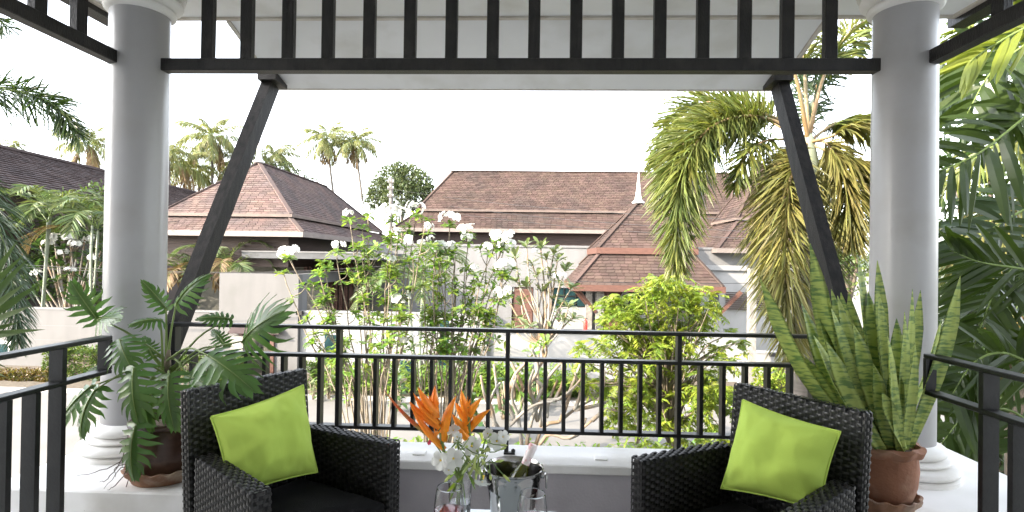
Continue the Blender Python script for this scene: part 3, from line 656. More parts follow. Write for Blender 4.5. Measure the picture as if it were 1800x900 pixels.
b.lathe([(0, z0), (.118, z0), (.128, z0 + .02), (.158, z0 + .10), (.168, z0 + .17), (.160, z0 + .215), (.150, z0 + .235), (.166, z0 + .245), (.170, z0 + .26), (.160, z0 + .268), (.146, z0 + .262), (.143, z0 + .225), (0, z0 + .225)], (LP[0], LP[1], 0), 64); smooth_flat(b.build('pot', brownpot, ph), 45)
b = MB(); b.lathe([(.142, z0 + .227), (.10, z0 + .238), (0, z0 + .243)], (LP[0], LP[1], 0), 24); b.build('soil', soil, ph)
random.seed(21)
PC = V((LP[0], LP[1], z0 + .24))
hub = at(293, 650, 2.68)
b = MB(); b.tube(spline([PC, PC.lerp(hub, .5) + V((-.015, 0, 0)), hub, hub + V((.01, 0, .10))], 12), [.024, .022, .02, .02, .02, .019, .018, .018, .017, .015, .012, .006], 9); b.build('trunk', bark, ph)
def lobed(b, base, tip, n, width=.95, lobes=8, droop=.12, seed=0):
    """deeply cut philodendron leaf: midrib strip and finger lobes, each curved"""
    base, tip, n = V(base), V(tip), V(n); d = tip - base; L = d.length; d.normalize(); s_ = d.cross(n).normalized(); n = s_.cross(d).normalized()
    rr = random.Random(seed)
    def mp(u, v, h=0): # leaf-plane to space with a droop and a V fold
        return base + d * (u * L) + s_ * (v * L) + n * (L * (-droop * (u - .3) ** 2 * 2 + .10 * droop - abs(v) * .22 - v * v * .5 * 1 + h))
    st = 10; vs = []; 
    for i in range(st + 1):
        u = -.06 + 1.06 * i / st; hw = .098 * math.sin(min(1, max(0, (u + .1) / 1.1)) * math.pi) ** .7 + .004
        vs += [mp(u, -hw), mp(u, 0, .006), mp(u, hw)]
    b.add(vs, [(i * 3 + j, i * 3 + j + 1, i * 3 + 4 + j, i * 3 + 3 + j) for i in range(st) for j in range(2)])
    for sd_ in (-1, 1):
        for k in range(lobes):
            f = k / (lobes - 1); u0 = -.02 + .80 * f; ang = math.radians(118 - 82 * f + rr.uniform(-5, 5))
            ll = width * (.30 + .26 * math.sin(min(1, (f + .18) / 1.1) * math.pi)) * rr.uniform(.9, 1.06); ww = .095 * rr.uniform(.85, 1.1)
            vs = []; q = 6; h = .004 * ((k % 2) * 2 - 1)
            for i in range(q + 1):
                t = i / q; a = ang - .35 * t + .10 * math.sin(t * 6 + k); cu = u0 + ll * t * math.cos(a); cv = ll * t * math.sin(a)
                wid = ww * (1.15 - .55 * t + .25 * math.sin(t * math.pi)) * (1 if t < .8 else (.62 if t < .95 else .12)); wv_ = wid / 2
                pu, pv = -math.sin(a), math.cos(a); zz = h + .012 * rr.uniform(-1, 1) * t
                vs += [mp(cu - pu * wv_, sd_ * (cv - pv * wv_), zz), mp(cu, sd_ * cv, zz - .010), mp(cu + pu * wv_, sd_ * (cv + pv * wv_), zz)]
            b.add(vs, [(i * 3 + j, i * 3 + j + 1, i * 3 + 4 + j, i * 3 + 3 + j) for i in range(q) for j in range(2)])
    # pale midrib
    return [mp(-.06 + 1.0 * i / 7, 0, .014) for i in range(8)]
LV = [  # base px, tip px, depth base, depth tip, normal, width
 ((170, 560), (122, 494), 2.74, 2.66, (.3, -1, .5), .95), ((172, 562), (204, 556), 2.72, 2.6, (.1, -1, .6), .9),
 ((282, 562), (226, 566), 2.6, 2.5, (0, -.75, .8), 1.0), ((310, 532), (360, 476), 2.78, 2.84, (-.4, -1, .6), 1.05),
 ((292, 542), (249, 490), 2.7, 2.64, (.6, -.7, .3), .7), ((426, 600), (482, 545), 2.62, 2.5, (-.1, -1, .4), 1.3),
 ((403, 560), (342, 556), 2.66, 2.6, (0, -.8, .7), .8), ((368, 626), (446, 682), 2.50, 2.40, (.2, -.8, .75), 1.1),
 ((234, 652), (236, 752), 2.46, 2.40, (0, -1, .35), 1.0), ((236, 755), (226, 852), 2.42, 2.40, (-.1, -1, .3), .95),
 ((210, 598), (231, 654), 2.56, 2.46, (.2, -.9, .55), 1.1), ((166, 686), (128, 772), 2.52, 2.44, (-.3, -1, .5), .95),
 ((158, 680), (88, 752), 2.56, 2.50, (-.2, -.8, .7), .9), ((296, 664), (300, 760), 2.50, 2.42, (.15, -1, .4), .9),
 ((395, 606), (372, 575), 2.68, 2.72, (0, -.6, .8), .9), ((330, 660), (395, 690), 2.6, 2.5, (.2, -.8, .7), .85),
 ((250, 690), (262, 760), 2.55, 2.48, (.1, -1, .5), .85), ((350, 640), (420, 650), 2.66, 2.62, (.1, -.7, .8), .9),
 ((268, 625), (250, 588), 2.66, 2.7, (0, -.7, .8), .8), ((190, 640), (150, 650), 2.62, 2.58, (0, -.6, .9), .8)]
for k, (bp, tp, Y0, Y1, n, wd) in enumerate(LV):
    B0, T0 = at(*bp, Y0), at(*tp, Y1)
    b = MB(); rib = lobed(b, B0, T0, n, wd * .88, 8, .14 + .1 * random.random(), k); o = b.build('leaf', l_philo, ph)
    b = MB(); L = (T0 - B0).length; b.tube(rib, [.0035, .003, .003, .0026, .0022, .0018, .0014, .0008], 5); b.build('midrib', l_petiole, o)
    h = hub + V((R(-.015, .015), R(-.015, .015), R(-.10, .06))); m = (h + B0) / 2 + V((0, 0, .05 * min(1, (h - B0).length * 3)))
    b = MB(); b.tube(spline([h, m, B0], 9), [.007, .0065, .006, .0055, .005, .0048, .0045, .004, .0036], 7); b.build('petiole', l_petiole, ph)
b = MB()
for (a, m, e) in (((222, 800), (180, 826), (133, 836)), ((215, 806), (190, 840), (176, 848)), ((232, 808), (205, 850), (188, 862)), ((225, 850), (190, 872), (148, 898)), ((240, 806), (205, 820), (203, 838)), ((228, 812), (210, 826), (183, 858))):
    p0 = PC + V((-.13, -.09, .0)); A_, M_, E_ = at(*a, 2.56), at(*m, 2.53), at(*e, 2.50)
    b.tube([v_ + V((R(-.004, .004), 0, R(-.004, .004))) for v_ in spline([p0, A_, M_, E_], 14)], [.0022] * 10 + [.0018, .0015, .0012, .0008], 5)
b.build('aerial_roots', root_m, ph)

pr = at(1546, 842, 2.62); RP = (pr.x, 2.62)
saucer(RP, .162, 'scalloped clay saucer under the terracotta pot', saucerm)
sn = thing('potted_snake_plant', 'tall banded snake plant in a terracotta pot with wavy rim', 'potted plant', (RP[0], RP[1], PZ + .027))
def wvr(i, a, r, z): return ((r + (.006 * math.cos(a * 9) if i in (6, 7, 8) else 0)), z + (.008 * math.sin(a * 9) if i in (6, 7) else 0))
b = MB(); b.lathe([(0, z0), (.112, z0), (.124, z0 + .015), (.146, z0 + .09), (.152, z0 + .16), (.147, z0 + .225), (.160, z0 + .235), (.170, z0 + .262), (.148, z0 + .272), (.138, z0 + .25), (0, z0 + .25)], (RP[0], RP[1], 0), 90, wvr); smooth_flat(b.build('pot', terra, sn), 50)
b = MB(); b.lathe([(.139, z0 + .245), (.08, z0 + .262), (0, z0 + .265)], (RP[0], RP[1], 0), 24); b.build('soil', soil, sn)
for sx in (-.166, .166):
    b = MB(); b.lathe([(0, -.014), (.012, -.010), (.016, 0), (.012, .010), (0, .014)], (RP[0] + sx, RP[1] - .02, z0 + .24), 12); b.build('lug', terra, sn)
random.seed(4)
SL = [(1336, 490, .045), (1343, 518, .043), (1424, 428, .052), (1409, 534, .05), (1461, 508, .045), (1472, 520, .045), (1508, 452, .05), (1542, 458, .046), (1526, 513, .062), (1492, 516, .05), (1478, 514, .045), (1604, 508, .04), (1618, 510, .035), (1545, 516, .048),
      (1688, 485, .044), (1576, 560, .05), (1461, 542, .048), (1415, 628, .042), (1440, 560, .05), (1560, 590, .045), (1500, 570, .05), (1452, 600, .045), (1590, 548, .045), (1518, 600, .05), (1535, 640, .042), (1485, 620, .046), (1608, 600, .04), (1430, 590, .046), (1655, 560, .042), (1550, 690, .04), (1470, 690, .04), (1572, 640, .042)]
for k, (tx, ty, wd) in enumerate(SL):
    Yt = 2.62 + R(-.16, .12) - (.10 if ty > 560 else 0)
    T0 = at(tx, ty, Yt); aa = R(0, 6.28); fx = (tx - 1515) / 180
    B0 = V((RP[0] + max(-.115, min(.10, fx * .13 + R(-.025, .025))), RP[1] + (Yt - 2.62) * .45, z0 + .258))
    outw = V((T0.x - B0.x, T0.y - B0.y, 0)); M0 = B0.lerp(T0, .45) + V((0, 0, .04)) + outw * .16
    pts = spline([B0, M0, T0], 13); b = MB(); vs = []; n5 = 5
    face = V((R(-.55, .55) + fx * .3, -1, .1)).normalized(); ph0 = R(0, 6)
    for i, c in enumerate(pts):
        t = i / 12; tg = (pts[min(i + 1, 12)] - pts[max(i - 1, 0)]).normalized(); s_ = tg.cross(face).normalized(); n_ = s_.cross(tg)
        tw = .35 * math.sin(t * 3 + ph0); s2 = s_ * math.cos(tw) + n_ * math.sin(tw); n2 = n_ * math.cos(tw) - s_ * math.sin(tw)
        hw = wd * .5 * 1.28 * (.45 + .75 * math.sin(min(1, t * .8 + .18) * math.pi * .78)) * min(1, (1 - t) * 4.2 + .02) ** .75
        th = .005 * (1 - t * .8)
        for (x_, z_) in ((-1, .30), (-.5, .04), (0, -.03), (.5, .04), (1, .30)): vs.append(c + s2 * hw * x_ + n2 * hw * z_)
        for (x_, z_) in ((.5, .04), (0, -.03), (-.5, .04)): vs.append(c + s2 * hw * x_ + n2 * (hw * z_ - th))
    fs = []
    for i in range(12):
        for j in range(8): fs.append((i * 8 + j, i * 8 + (j + 1) % 8, i * 8 + 8 + (j + 1) % 8, i * 8 + 8 + j))
    b.add(vs, fs); b.build('leaf', l_snake, sn)
b = MB()
for k in range(26):
    a = R(0, 6.28); r = R(.03, .105); c = V((RP[0] + r * math.cos(a), RP[1] + r * math.sin(a), z0 + .262)); b.blade(c, V((R(-1, 1), R(-1, 1), R(.1, 1))), V((1, 1, 0)), R(.02, .055), .012, .1)
b.build('dry_litter', l_dry, sn)
# ------------------------------------------------------------------ houses across the road
def shingles(b, a, bb, c, d, ch, sw, th=.03, jit=.01, rnd=random):
    """courses of lapped shingles on the quad a->bb (eave) to d->c (ridge)"""
    a, bb, c, d = V(a), V(bb), V(c), V(d); up = ((c + d) / 2 - (a + bb) / 2); n_ = max(1, int(up.length / ch)); nrm = (bb - a).cross(d - a if (d - a).length > .01 else c - a).normalized()
    if nrm.z < 0: nrm = -nrm
    for j in range(n_):
        t0, t1 = j / n_, min(1, (j + 1.12) / n_)
        l0, r0 = a.lerp(d, t0), bb.lerp(c, t0); l1, r1 = a.lerp(d, t1), bb.lerp(c, t1); W = (r0 - l0).length; m = max(1, int(W / sw)); off = (j % 2) * .5
        i = 0; x = 0.
        while x < 1 - 1e-3 and i < 4000:
            x1 = min(1., (i + 1 - off * (1 if i == 0 else 1) + rnd.uniform(-.08, .08)) / m) if i < m else 1.
            if x1 <= x + 1e-4: i += 1; continue
            g = .04 / m; p0, p1 = l0.lerp(r0, x + g), l0.lerp(r0, x1 - g); q0, q1 = l1.lerp(r1, x + g), l1.lerp(r1, x1 - g); h = th * rnd.uniform(.75, 1.25)
            b.add([p0, p1, p1 + nrm * h, p0 + nrm * h, q1 + nrm * .004, q0 + nrm * .004], [(0, 1, 2, 3), (3, 2, 4, 5)])
            x = x1; i += 1
def tiered(parent, tiers, ridge, m, ch=.17, sw=.33, fm=fasc, faces='fr', lip=.16, rcap=None, fh=.22):
    """tiers: list of (x0,x1,y0,y1,z) eave rectangles, lowest first; each but the last slopes up to the next rectangle; the last to the ridge
    (x0,y0)-(x1,y1) at z"""
    prng = random.Random(11)
    core = MB(); cov = MB(); fas = MB(); cap = MB(); fas2 = MB(); fas0 = fas
    rx0, ry0, rx1, ry1, rz = ridge
    for k, (x0, x1, y0, y1, z) in enumerate(tiers):
        E_ = [V((x0, y0, z)), V((x1, y0, z)), V((x1, y1, z)), V((x0, y1, z))]
        if k + 1 < len(tiers):
            u0, u1, v0, v1, zz = tiers[k + 1]; zz -= lip * .9; i = lip * .8
            T_ = [V((u0 + i, v0 + i, zz)), V((u1 - i, v0 + i, zz)), V((u1 - i, v1 - i, zz)), V((u0 + i, v1 - i, zz))]
        else:
            if abs(rx1 - rx0) > abs(ry1 - ry0): A_, B_ = V((rx0, ry0, rz)), V((rx1, ry1, rz)); T_ = [A_, B_, B_, A_]
            else: A_, B_ = V((rx0, ry0, rz)), V((rx1, ry1, rz)); T_ = [A_, A_, B_, B_]
        core.add(E_ + T_, [(0, 1, 5, 4), (1, 2, 6, 5), (2, 3, 7, 6), (3, 0, 4, 7), (3, 2, 1, 0)])
        for f in faces:
            i, j = {'f': (0, 1), 'r': (1, 2), 'b': (2, 3), 'l': (3, 0)}[f]; shingles(cov, E_[i], E_[j], T_[j], T_[i], ch, sw, rnd=prng)
        o_ = .02
        if k: fh = min(fh, .12) if fm is fasc else fh
        if k and fm is fasc: fas = fas2
        fas.box(x0 - o_, x1 + o_, y0 - o_ - .05, y0 - o_, z - fh, z + .02); fas.box(x1 + o_, x1 + o_ + .05, y0 - o_ - .05, y1, z - fh, z + .02); fas.box(x0 - o_ - .05, x0 - o_, y0 - o_ - .05, y1, z - fh, z + .02)
        for i in range(4):
            if (E_[i] - T_[i]).length > .05: cap.bar(E_[i] + V((0, 0, .03)), T_[i] + V((0, 0, .045)), .20, .05)
    if (V((rx0, ry0)) - V((rx1, ry1))).length > .1: cap.bar((rx0, ry0, rz + .03), (rx1, ry1, rz + .03), .22, .06)
    core.build('roof_deck', m, parent, False)
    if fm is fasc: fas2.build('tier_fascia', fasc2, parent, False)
    cov.build('shingles', m, parent, False, kind='stuff'); fas0.build('fascia', fm, parent, False); cap.build('hip_caps', rcap or m, parent, False)
def finial(parent, x, y, z, h, m=finm):
    b = MB(); s_ = h
    b.lathe([(0, 0), (.18 * s_, 0), (.20 * s_, .04 * s_), (.13 * s_, .09 * s_), (.095 * s_, .16 * s_), (.105 * s_, .19 * s_), (.08 * s_, .24 * s_), (.058 * s_, .5 * s_), (.03 * s_, .8 * s_), (.006 * s_, s_)], (x, y, z), 14)
    b.build('finial', m, parent)
def boards(b, x0, x1, y, z0, z1, n, vert=False, gap=.012, t=.03):
    for i in range(n):
        if vert: a = x0 + (x1 - x0) * i / n; c = x0 + (x1 - x0) * (i + 1) / n - gap; b.box(a, c, y - t, y, z0, z1)
        else: a = z0 + (z1 - z0) * i / n; c = z0 + (z1 - z0) * (i + 1) / n - gap; b.box(x0, x1, y - t, y, a, c)
HZ = lambda px: 457.5 + .0145 * (px - 900)
# --- house A, left of centre
hA = thing('house', 'house with a brown hipped two tier roof behind the left garden wall', 'house', (-14, 30, GZ))
cA = at(531, 408, 24); uA = at(512, 379, 24.9); rA = at(455, 286, 28); XA = rA.x; eA = cA.x - XA; e2 = uA.x - XA
tiered(hA, [(XA - eA, XA + eA, 24, 41, cA.z), (XA - e2, XA + e2, 24.9, 40.1, uA.z + .05)], (XA, 28.0, XA, 37, rA.z), shing2, .17, .34, fasc, 'fr')
b = MB(); boards(b, XA - e2 + .2, XA + e2 - .2, 25.1, cA.z - 1.6, cA.z - .05, 9); b.box(XA + e2 - .2, XA + e2 - .17, 25.05, 40, cA.z - 1.6, cA.z - .05)
b.build('upper_wall', darkw, hA, False)
finial(hA, XA, 28.0, rA.z, 1.5); finial(hA, XA, 37.0, rA.z, 1.4)
s0, s1 = at(425, 441, 24.6), at(664, 441, 24.6); sb = at(540, 455, 24.6).z
b = MB(); b.box(s0.x, s1.x, 24.6, 31, sb, s0.z); b.build('flat_roof_slab', slabm, hA, False)
b = MB(); b.box(s0.x, s1.x, 24.57, 24.6, s0.z - .045, s0.z + .02); b.build('slab_edge', wingw, hA, False)
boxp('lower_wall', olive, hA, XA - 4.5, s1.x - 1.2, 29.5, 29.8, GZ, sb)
for px in (560, 640): x = at(px, 500, 29).x; boxp('post', darkw, hA, x - .14, x + .14, 29.1, 29.4, GZ, sb)
x0 = at(575, 500, 29.3).x
b = MB()
for i in range(10): x = at(534, 500, 29.4).x + i * .28; b.box(x, x + .20, 29.38, 29.48, GZ, sb - .2)
b.build('door_panels', redw, hA, False)
# --- entrance block with gate
p0, p1 = at(386, 482, 22.6), at(525, 482, 22.6); zt = at(455, 481, 22.6).z
gb = thing('entrance_block', 'tall white entrance block with an open timber gate doorway', 'gatehouse', ((p0.x + p1.x) / 2, 22.6, GZ))
g0, g1 = at(422, 590, 22.6).x, at(482, 590, 22.6).x; gz = at(450, 586, 22.6).z
b = MB(); b.box(p0.x, g0, 22.6, 23.0, GZ, zt); b.box(g1, p1.x, 22.6, 23.0, GZ, zt); b.box(g0, g1, 22.6, 23.0, gz, zt)
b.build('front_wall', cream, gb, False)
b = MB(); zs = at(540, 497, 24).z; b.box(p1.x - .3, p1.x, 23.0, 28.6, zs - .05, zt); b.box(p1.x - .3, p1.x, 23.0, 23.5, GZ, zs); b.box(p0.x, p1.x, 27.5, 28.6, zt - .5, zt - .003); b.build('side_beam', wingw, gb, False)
b = MB(); b.box(g0 - .02, g0 + .14, 22.52, 22.62, GZ, gz); b.box(g1 - .14, g1 + .02, 22.52, 22.62, GZ, gz); b.build('gate_posts', redw, gb, False)
b = MB(); b.hexa([(g0 - .35, 22.25, gz + .02), (g1 + .35, 22.25, gz + .02), (g1 + .35, 22.62, gz + .14), (g0 - .35, 22.62, gz + .14), (g0 - .35, 22.25, gz + .06), (g1 + .35, 22.25, gz + .06), (g1 + .35, 22.62, gz + .30), (g0 - .35, 22.62, gz + .30)]); b.build('gate_canopy', tile, gb, False)
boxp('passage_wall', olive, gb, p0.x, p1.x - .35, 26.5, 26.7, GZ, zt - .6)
q0, q1 = at(453, 585, 26.3), at(484, 602, 26.3); b = MB(); b.box(q0.x, q1.x, 26.42, 26.48, q1.z, q0.z); b.build('window', glassd, gb, False)
b = MB(); x = at(413, 600, 22).x; b.box(x - .30, x + .22, 22.2, 22.55, GZ, at(413, 593, 22).z); b.build('stone_gatepost', stone, gb, False)
# --- garden walls
def wall(lab, x0, x1, y, z1, cap=.08, m=cream, capm=wingw, joints=True, y2=.22):
    t = thing('garden_wall', lab, 'wall', ((x0 + x1) / 2, y, GZ))
    boxp('wall_face', m, t, x0, x1, y, y + y2, GZ, z1 - cap)
    boxp('wall_cap', capm, t, x0 - .03, x1 + .03, y - .03, y + y2 + .03, z1 - cap, z1)
    if joints:
        b = MB(); k = 1
        while GZ + .62 * k < z1 - .3: b.box(x0, x1, y - .004, y - .0005, GZ + .62 * k, GZ + .62 * k + .012); k += 1
        b.build('joint_lines', capm, t, False)
    return t
zl = at(100, 541, 23).z
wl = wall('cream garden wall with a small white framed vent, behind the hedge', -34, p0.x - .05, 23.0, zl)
q0, q1 = at(-20, 598, 22.95), at(22, 628, 22.95)
b = MB(); b.box(q0.x, q1.x, 22.90, 22.999, q1.z, q0.z); o = b.build('vent_frame', white, wl, False)
boxp('vent_pane', glassd, o, q0.x + .18, q1.x - .18, 22.885, 22.905, q1.z + .14, q0.z - .14)
zm = at(700, 549, 22.8).z
wm = wall('white garden wall behind the slender frangipani stems', p1.x + .02, at(856, 560, 22.8).x, 22.8, zm, .08, liftedw, liftedw)
q0 = at(527, 549, 22.7); boxp('spout', darkin, wm, q0.x - .12, q0.x + .12, 22.6, 22.79, q0.z - .10, q0.z + .06)
for (xa, ya, xb, yb) in ((567, 585, 595, 660), (700, 630, 745, 690), (770, 560, 790, 700)):
    a, c = at(xa, ya, 22.7), at(xb, yb, 22.7); b = MB(); b.box(a.x, c.x, 22.73, 22.799, max(c.z, GZ), a.z); o = b.build('window_frame', liftedw, wm, False)
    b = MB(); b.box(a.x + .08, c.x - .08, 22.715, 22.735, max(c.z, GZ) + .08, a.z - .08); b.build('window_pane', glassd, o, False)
# --- terrace with main house B
YT = 23.0; zT = at(950, 583, YT).z; zF = at(950, 577.5, 24.0).z
xT0, xT1 = at(857, 580, YT).x, at(1300, 580, YT).x
tr = thing('terrace', 'raised white terrace with grey paving in front of the main house', 'terrace', ((xT0 + xT1) / 2, YT, GZ))
boxp('retaining_wall', liftedw, tr, xT0, xT1, YT, YT + .25, GZ, zT - .06); boxp('wall_cap', slabm, tr, xT0, xT1, YT - .04, YT + 1.0, zT - .06, zF); boxp('paving', slabm, tr, xT0, xT1, YT + 1.003, 31, zF - 1.1, zF - .80)
a, c = at(922, 640, YT), at(936, 680, YT); boxp('wall_vent', slabm, tr, a.x, c.x, YT - .04, YT - .001, c.z, a.z)
hB = thing('house', 'long main house with a wide brown roof behind the roadside pavilion', 'house', (3, 38, GZ))
eL, eR = at(690, 405, 36), at(1330, 405, 36); zE = at(900, 403, 36).z; t0 = at(733, 372, 37.2); zU = at(850, 369, 37.2).z; r0 = at(797, 301, 40)
rXB = at(1285, 300, 40).x
tiered(hB, [(eL.x, eR.x, 36, 44.0, zE), (t0.x, eR.x - 1.1, 37.2, 42.8, zU)], (r0.x, 40, rXB, 40, r0.z), shing, .185, .36, fasc, 'f')
finial(hB, r0.x, 40, r0.z, 1.5); finial(hB, rXB, 40, r0.z, 1.5)
zW = at(900, 431, 32).z
b = MB(); boards(b, eL.x + 1.2, eR.x - 1.2, 36.9, zW - .5, zE - .1, 8, False, .008, .04); b.box(eL.x + 1.2, eR.x - 1.2, 36.903, 37.0, zW - .6, zE - .1); b.build('upper_wall', darkw, hB, False)
xw0, xw1 = at(640, 430, 31).x, at(1345, 430, 31).x
YW = 30.0; zW = at(950, 431, YW).z
wg = thing('flat_roofed_wing', 'white flat roofed wing with glazed doors below the main roof', 'house', ((xw0 + xw1) / 2, YW, GZ))
zo = at(950, 505, YW).z
ops = [(at(900, 500, YW).x, at(938, 500, YW).x), (at(970, 500, YW).x, at(1034, 500, YW).x), (at(1060, 500, YW).x, at(1094, 500, YW).x), (at(1105, 500, YW).x, at(1150, 500, YW).x), (at(1240, 500, YW).x, at(1262, 500, YW).x)]
b = MB(); x = xw0
for (a, c) in ops: b.box(x, a, YW, YW + .3, GZ, zo); x = c
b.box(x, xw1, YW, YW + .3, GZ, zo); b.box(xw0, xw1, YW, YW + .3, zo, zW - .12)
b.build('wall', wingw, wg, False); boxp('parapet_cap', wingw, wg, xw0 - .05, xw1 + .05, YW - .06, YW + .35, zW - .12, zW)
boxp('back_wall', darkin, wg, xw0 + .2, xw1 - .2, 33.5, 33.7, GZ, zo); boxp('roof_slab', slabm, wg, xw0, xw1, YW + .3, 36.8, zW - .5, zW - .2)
for k, (a, c) in enumerate(ops):
    if k in (0, 2):
        b = MB(); b.box(a + .04, c - .04, YW + .12, YW + .18, zF - .797, zo - .03); o = b.build('door', redw, wg, False)
        b = MB()
        for i in range(2):
            w_ = (c - a) / 2
            for z0_, z1_ in ((zF + .15, zF + 1.1), (zF + 1.25, zo - .2)): b.box(a + w_ * i + .12, a + w_ * (i + 1) - .10, YW + .095, YW + .121, z0_, z1_)
        b.build('door_panels', redw, o, False)
    else:
        b = MB(); b.box(a, c, YW + .1, YW + .16, zF + .45, zo - .02); o = b.build('window', glassd, wg, False)
        b = MB(); n_ = max(1, round((c - a) / .7))
        for i in range(n_ + 1): x = a + .03 + (c - a - .06) * i / n_; b.box(x - .03, x + .03, YW + .06, YW + .099, zF + .45, zo - .02)
        b.box(a + .06, c - .06, YW + .065, YW + .098, zF + .45, zF + .52); b.box(a + .06, c - .06, YW + .065, YW + .098, zo - .5, zo - .44)
        b.build('window_frame', blkm, o, False); boxp('window_sill', liftedw, wg, a, c, YW - .03, YW + .2, zF - .797, zF + .449)
# --- roadside pavilion C
pvx = at(1139, 505, 24.2).x; hw = (at(1272, 505, 24.2).x - at(1007, 505, 24.2).x) / 2; zc = at(1140, 503, 24.2).z
uw = (1 * (at(1139, 440, 25.6).x - at(1054, 440, 25.6).x)); zu = at(1120, 437, 25.6).z; yc = 24.2 + hw
za = at(1122, 356, yc).z; xa = at(1122, 356, yc).x
pv = thing('pavilion', 'open timber pavilion with a two tier brown shingle roof and white spire', 'pavilion', (pvx, yc, zF))
tiered(pv, [(pvx - hw, pvx + hw, 24.2, 24.2 + 2 * hw, zc), (xa - uw, xa + uw, yc - uw * 1.02, yc + uw, zu)], (xa, yc, xa, yc + .02, za), shing, .165, .33, redw, 'flr', .20, None, .26)
b = MB(); b.box(pvx - hw, pvx + hw, 24.2, 24.2 + 2 * hw, zc - .14, zc - .06); b.build('ceiling', darkw, pv, False)
finial(pv, xa, yc, za - .05, at(1122, 300, yc).z - za)
for (px, Y_, m_) in ((1054, 25.0, stone), (1255, 25.0, slabm), (1054, 24.2 + 2 * hw - .9, stone), (1255, 24.2 + 2 * hw - .9, stone)):
    x = at(px, 540, 25.0).x; boxp('post', m_, pv, x - .17, x + .17, Y_ - .17, Y_ + .17, zF - .797, zc - .141)
    s_ = -1 if px < 1150 else 1
    b = MB(); b.bar((x + s_ * .18, Y_ - .1, zc - 1.25), (x + s_ * 1.05, Y_ - .4, zc - .2), .14, .20, (0, 1, 0)); b.build('bracket', redw, pv, False)
# --- right pavilion roof D
pd = at(1338, 288, 33); dx = pd.x; yD = 33
hD = thing('house', 'small pavilion house with a steep pinkish brown roof seen behind the palm', 'house', (dx, yD, GZ))
hw2 = 3.75; u2 = 2.15
zd0 = at(1260, 437, yD - hw2).z; zd1 = at(1290, 383, yD - u2).z
tiered(hD, [(dx - hw2, dx + hw2, yD - hw2, yD + hw2, zd0), (dx - u2, dx + u2, yD - u2, yD + u2, zd1)], (dx, yD, dx, yD + .02, pd.z), shing, .18, .34, fasc, 'fl')
finial(hD, dx, yD, pd.z, 1.0)
b = MB(); boards(b, dx - 2.4, dx + 2.4, yD - 2.4, zd0 - 1.6, zd0 - .05, 7); b.box(dx - 2.4, dx - 2.37, yD - 2.4, yD + 2.4, zd0 - 1.6, zd0 - .05); b.build('upper_wall', redw, hD, False)
zz = at(1290, 467, 28.6).z; xa0, xa1 = at(1232, 470, 28.6).x, at(1600, 470, 28.6).x
b = MB(); b.box(xa0, xa1, 28.6, 28.9, GZ, zz - .25); b.build('lower_wall', liftedw, hD, False)
b = MB(); b.box(xa0 - .15, xa1, 28.45, 35, zz - .25, zz); b.build('flat_roof', liftedw, hD, False)
a, c = at(1278, 512, 28.3), at(1320, 545, 28.3); b = MB(); boards(b, a.x, c.x + 1.0, 28.5, c.z, a.z, 9, False, .05, .04); b.build('slatted_screen', darkw, hD, False)
zr = at(1350, 618, 22.5).z; xr0, xr1 = at(1300, 618, 22.5).x, at(1660, 618, 22.5).x
wr = wall('low white wall at the right with a mauve panel beside the palm trunk', xr0, xr1, 22.5, zr, .08, liftedw, liftedw)
a, c = at(1372, 640, 22.4), at(1412, 690, 22.4); boxp('mauve_panel', purple, wr, a.x, c.x, 22.44, 22.499, max(c.z, GZ), a.z)
q0 = at(1358, 623, 22.4); boxp('spout', darkin, wr, q0.x - .1, q0.x + .1, 22.3, 22.49, q0.z - .08, q0.z + .06)
a = at(1322, 470, 21.5); pt = thing('stone_post', 'tall slim pinkish stone post at the right end of the terrace', 'post', (a.x, 21.5, GZ))
boxp('shaft', stone, pt, a.x - .13, a.x + .13, 21.37, 21.63, GZ, a.z); boxp('cap', slabm, pt, a.x - .17, a.x + .17, 21.33, 21.67, a.z, a.z + .08)
st = thing('stair_rail', 'thin black sloping handrail on the right steps', 'handrail', tuple(at(1300, 612, 23.6)))
b = MB(); b.tube([at(1276, 596, 23.4), at(1302, 616, 23.4)], .025, 6); b.build('rail', blkm, st)
# --- house E far left, dark tiles
xe, xr_ = -24.5, -29.3; p_ = at(0, 264, 30); ze_, zr_ = 4.5, p_.z
hE = thing('house', 'long house with a dark grey tiled roof behind the left palms', 'house', (-30, 40, GZ))
b = MB(); b.add([(xe, 24, ze_), (xe, 58, ze_), (xr_ - 3, 58, zr_), (xr_, 24, zr_), (xr_ - 6, 24, ze_), (xr_ - 6, 58, ze_)], [(0, 1, 2, 3), (3, 2, 5, 4), (0, 3, 4), (1, 5, 2)]); b.build('roof_deck', tile, hE, False)
b = MB(); shingles(b, (xe, 24, ze_), (xe, 58, ze_), (xr_ - 3, 58, zr_), (xr_, 24, zr_), .34, .36, .07, rnd=random.Random(2)); b.build('roof_tiles', tile, hE, False, kind='stuff')
b = MB(); b.bar((xr_, 24, zr_ + .06), (xr_ - 3, 58, zr_ + .06), .36, .14); b.build('ridge_cap', tile, hE, False)
b = MB(); b.box(-34, xe - 1.2, 25, 57, GZ, ze_ - .1); b.build('wall', darkw, hE, False)
# --- small things on the terrace
a = at(1029, 580, 23.6); e = thing('fire_extinguisher', 'small red fire extinguisher standing on the terrace edge', 'extinguisher', (a.x, 23.6, zF))
b = MB(); b.lathe([(0, .001), (.08, .002), (.085, .03), (.085, .38), (.06, .44), (.03, .46), (.03, .50), (0, .50)], (a.x, 23.6, zF), 18); b.build('cylinder', redp, e)
b = MB(); b.box(a.x - .015, a.x + .09, 23.58, 23.62, zF + .5, zF + .53); b.box(a.x - .015, a.x + .015, 23.58, 23.62, zF + .47, zF + .5); b.build('valve_handle', blkm, e, False)
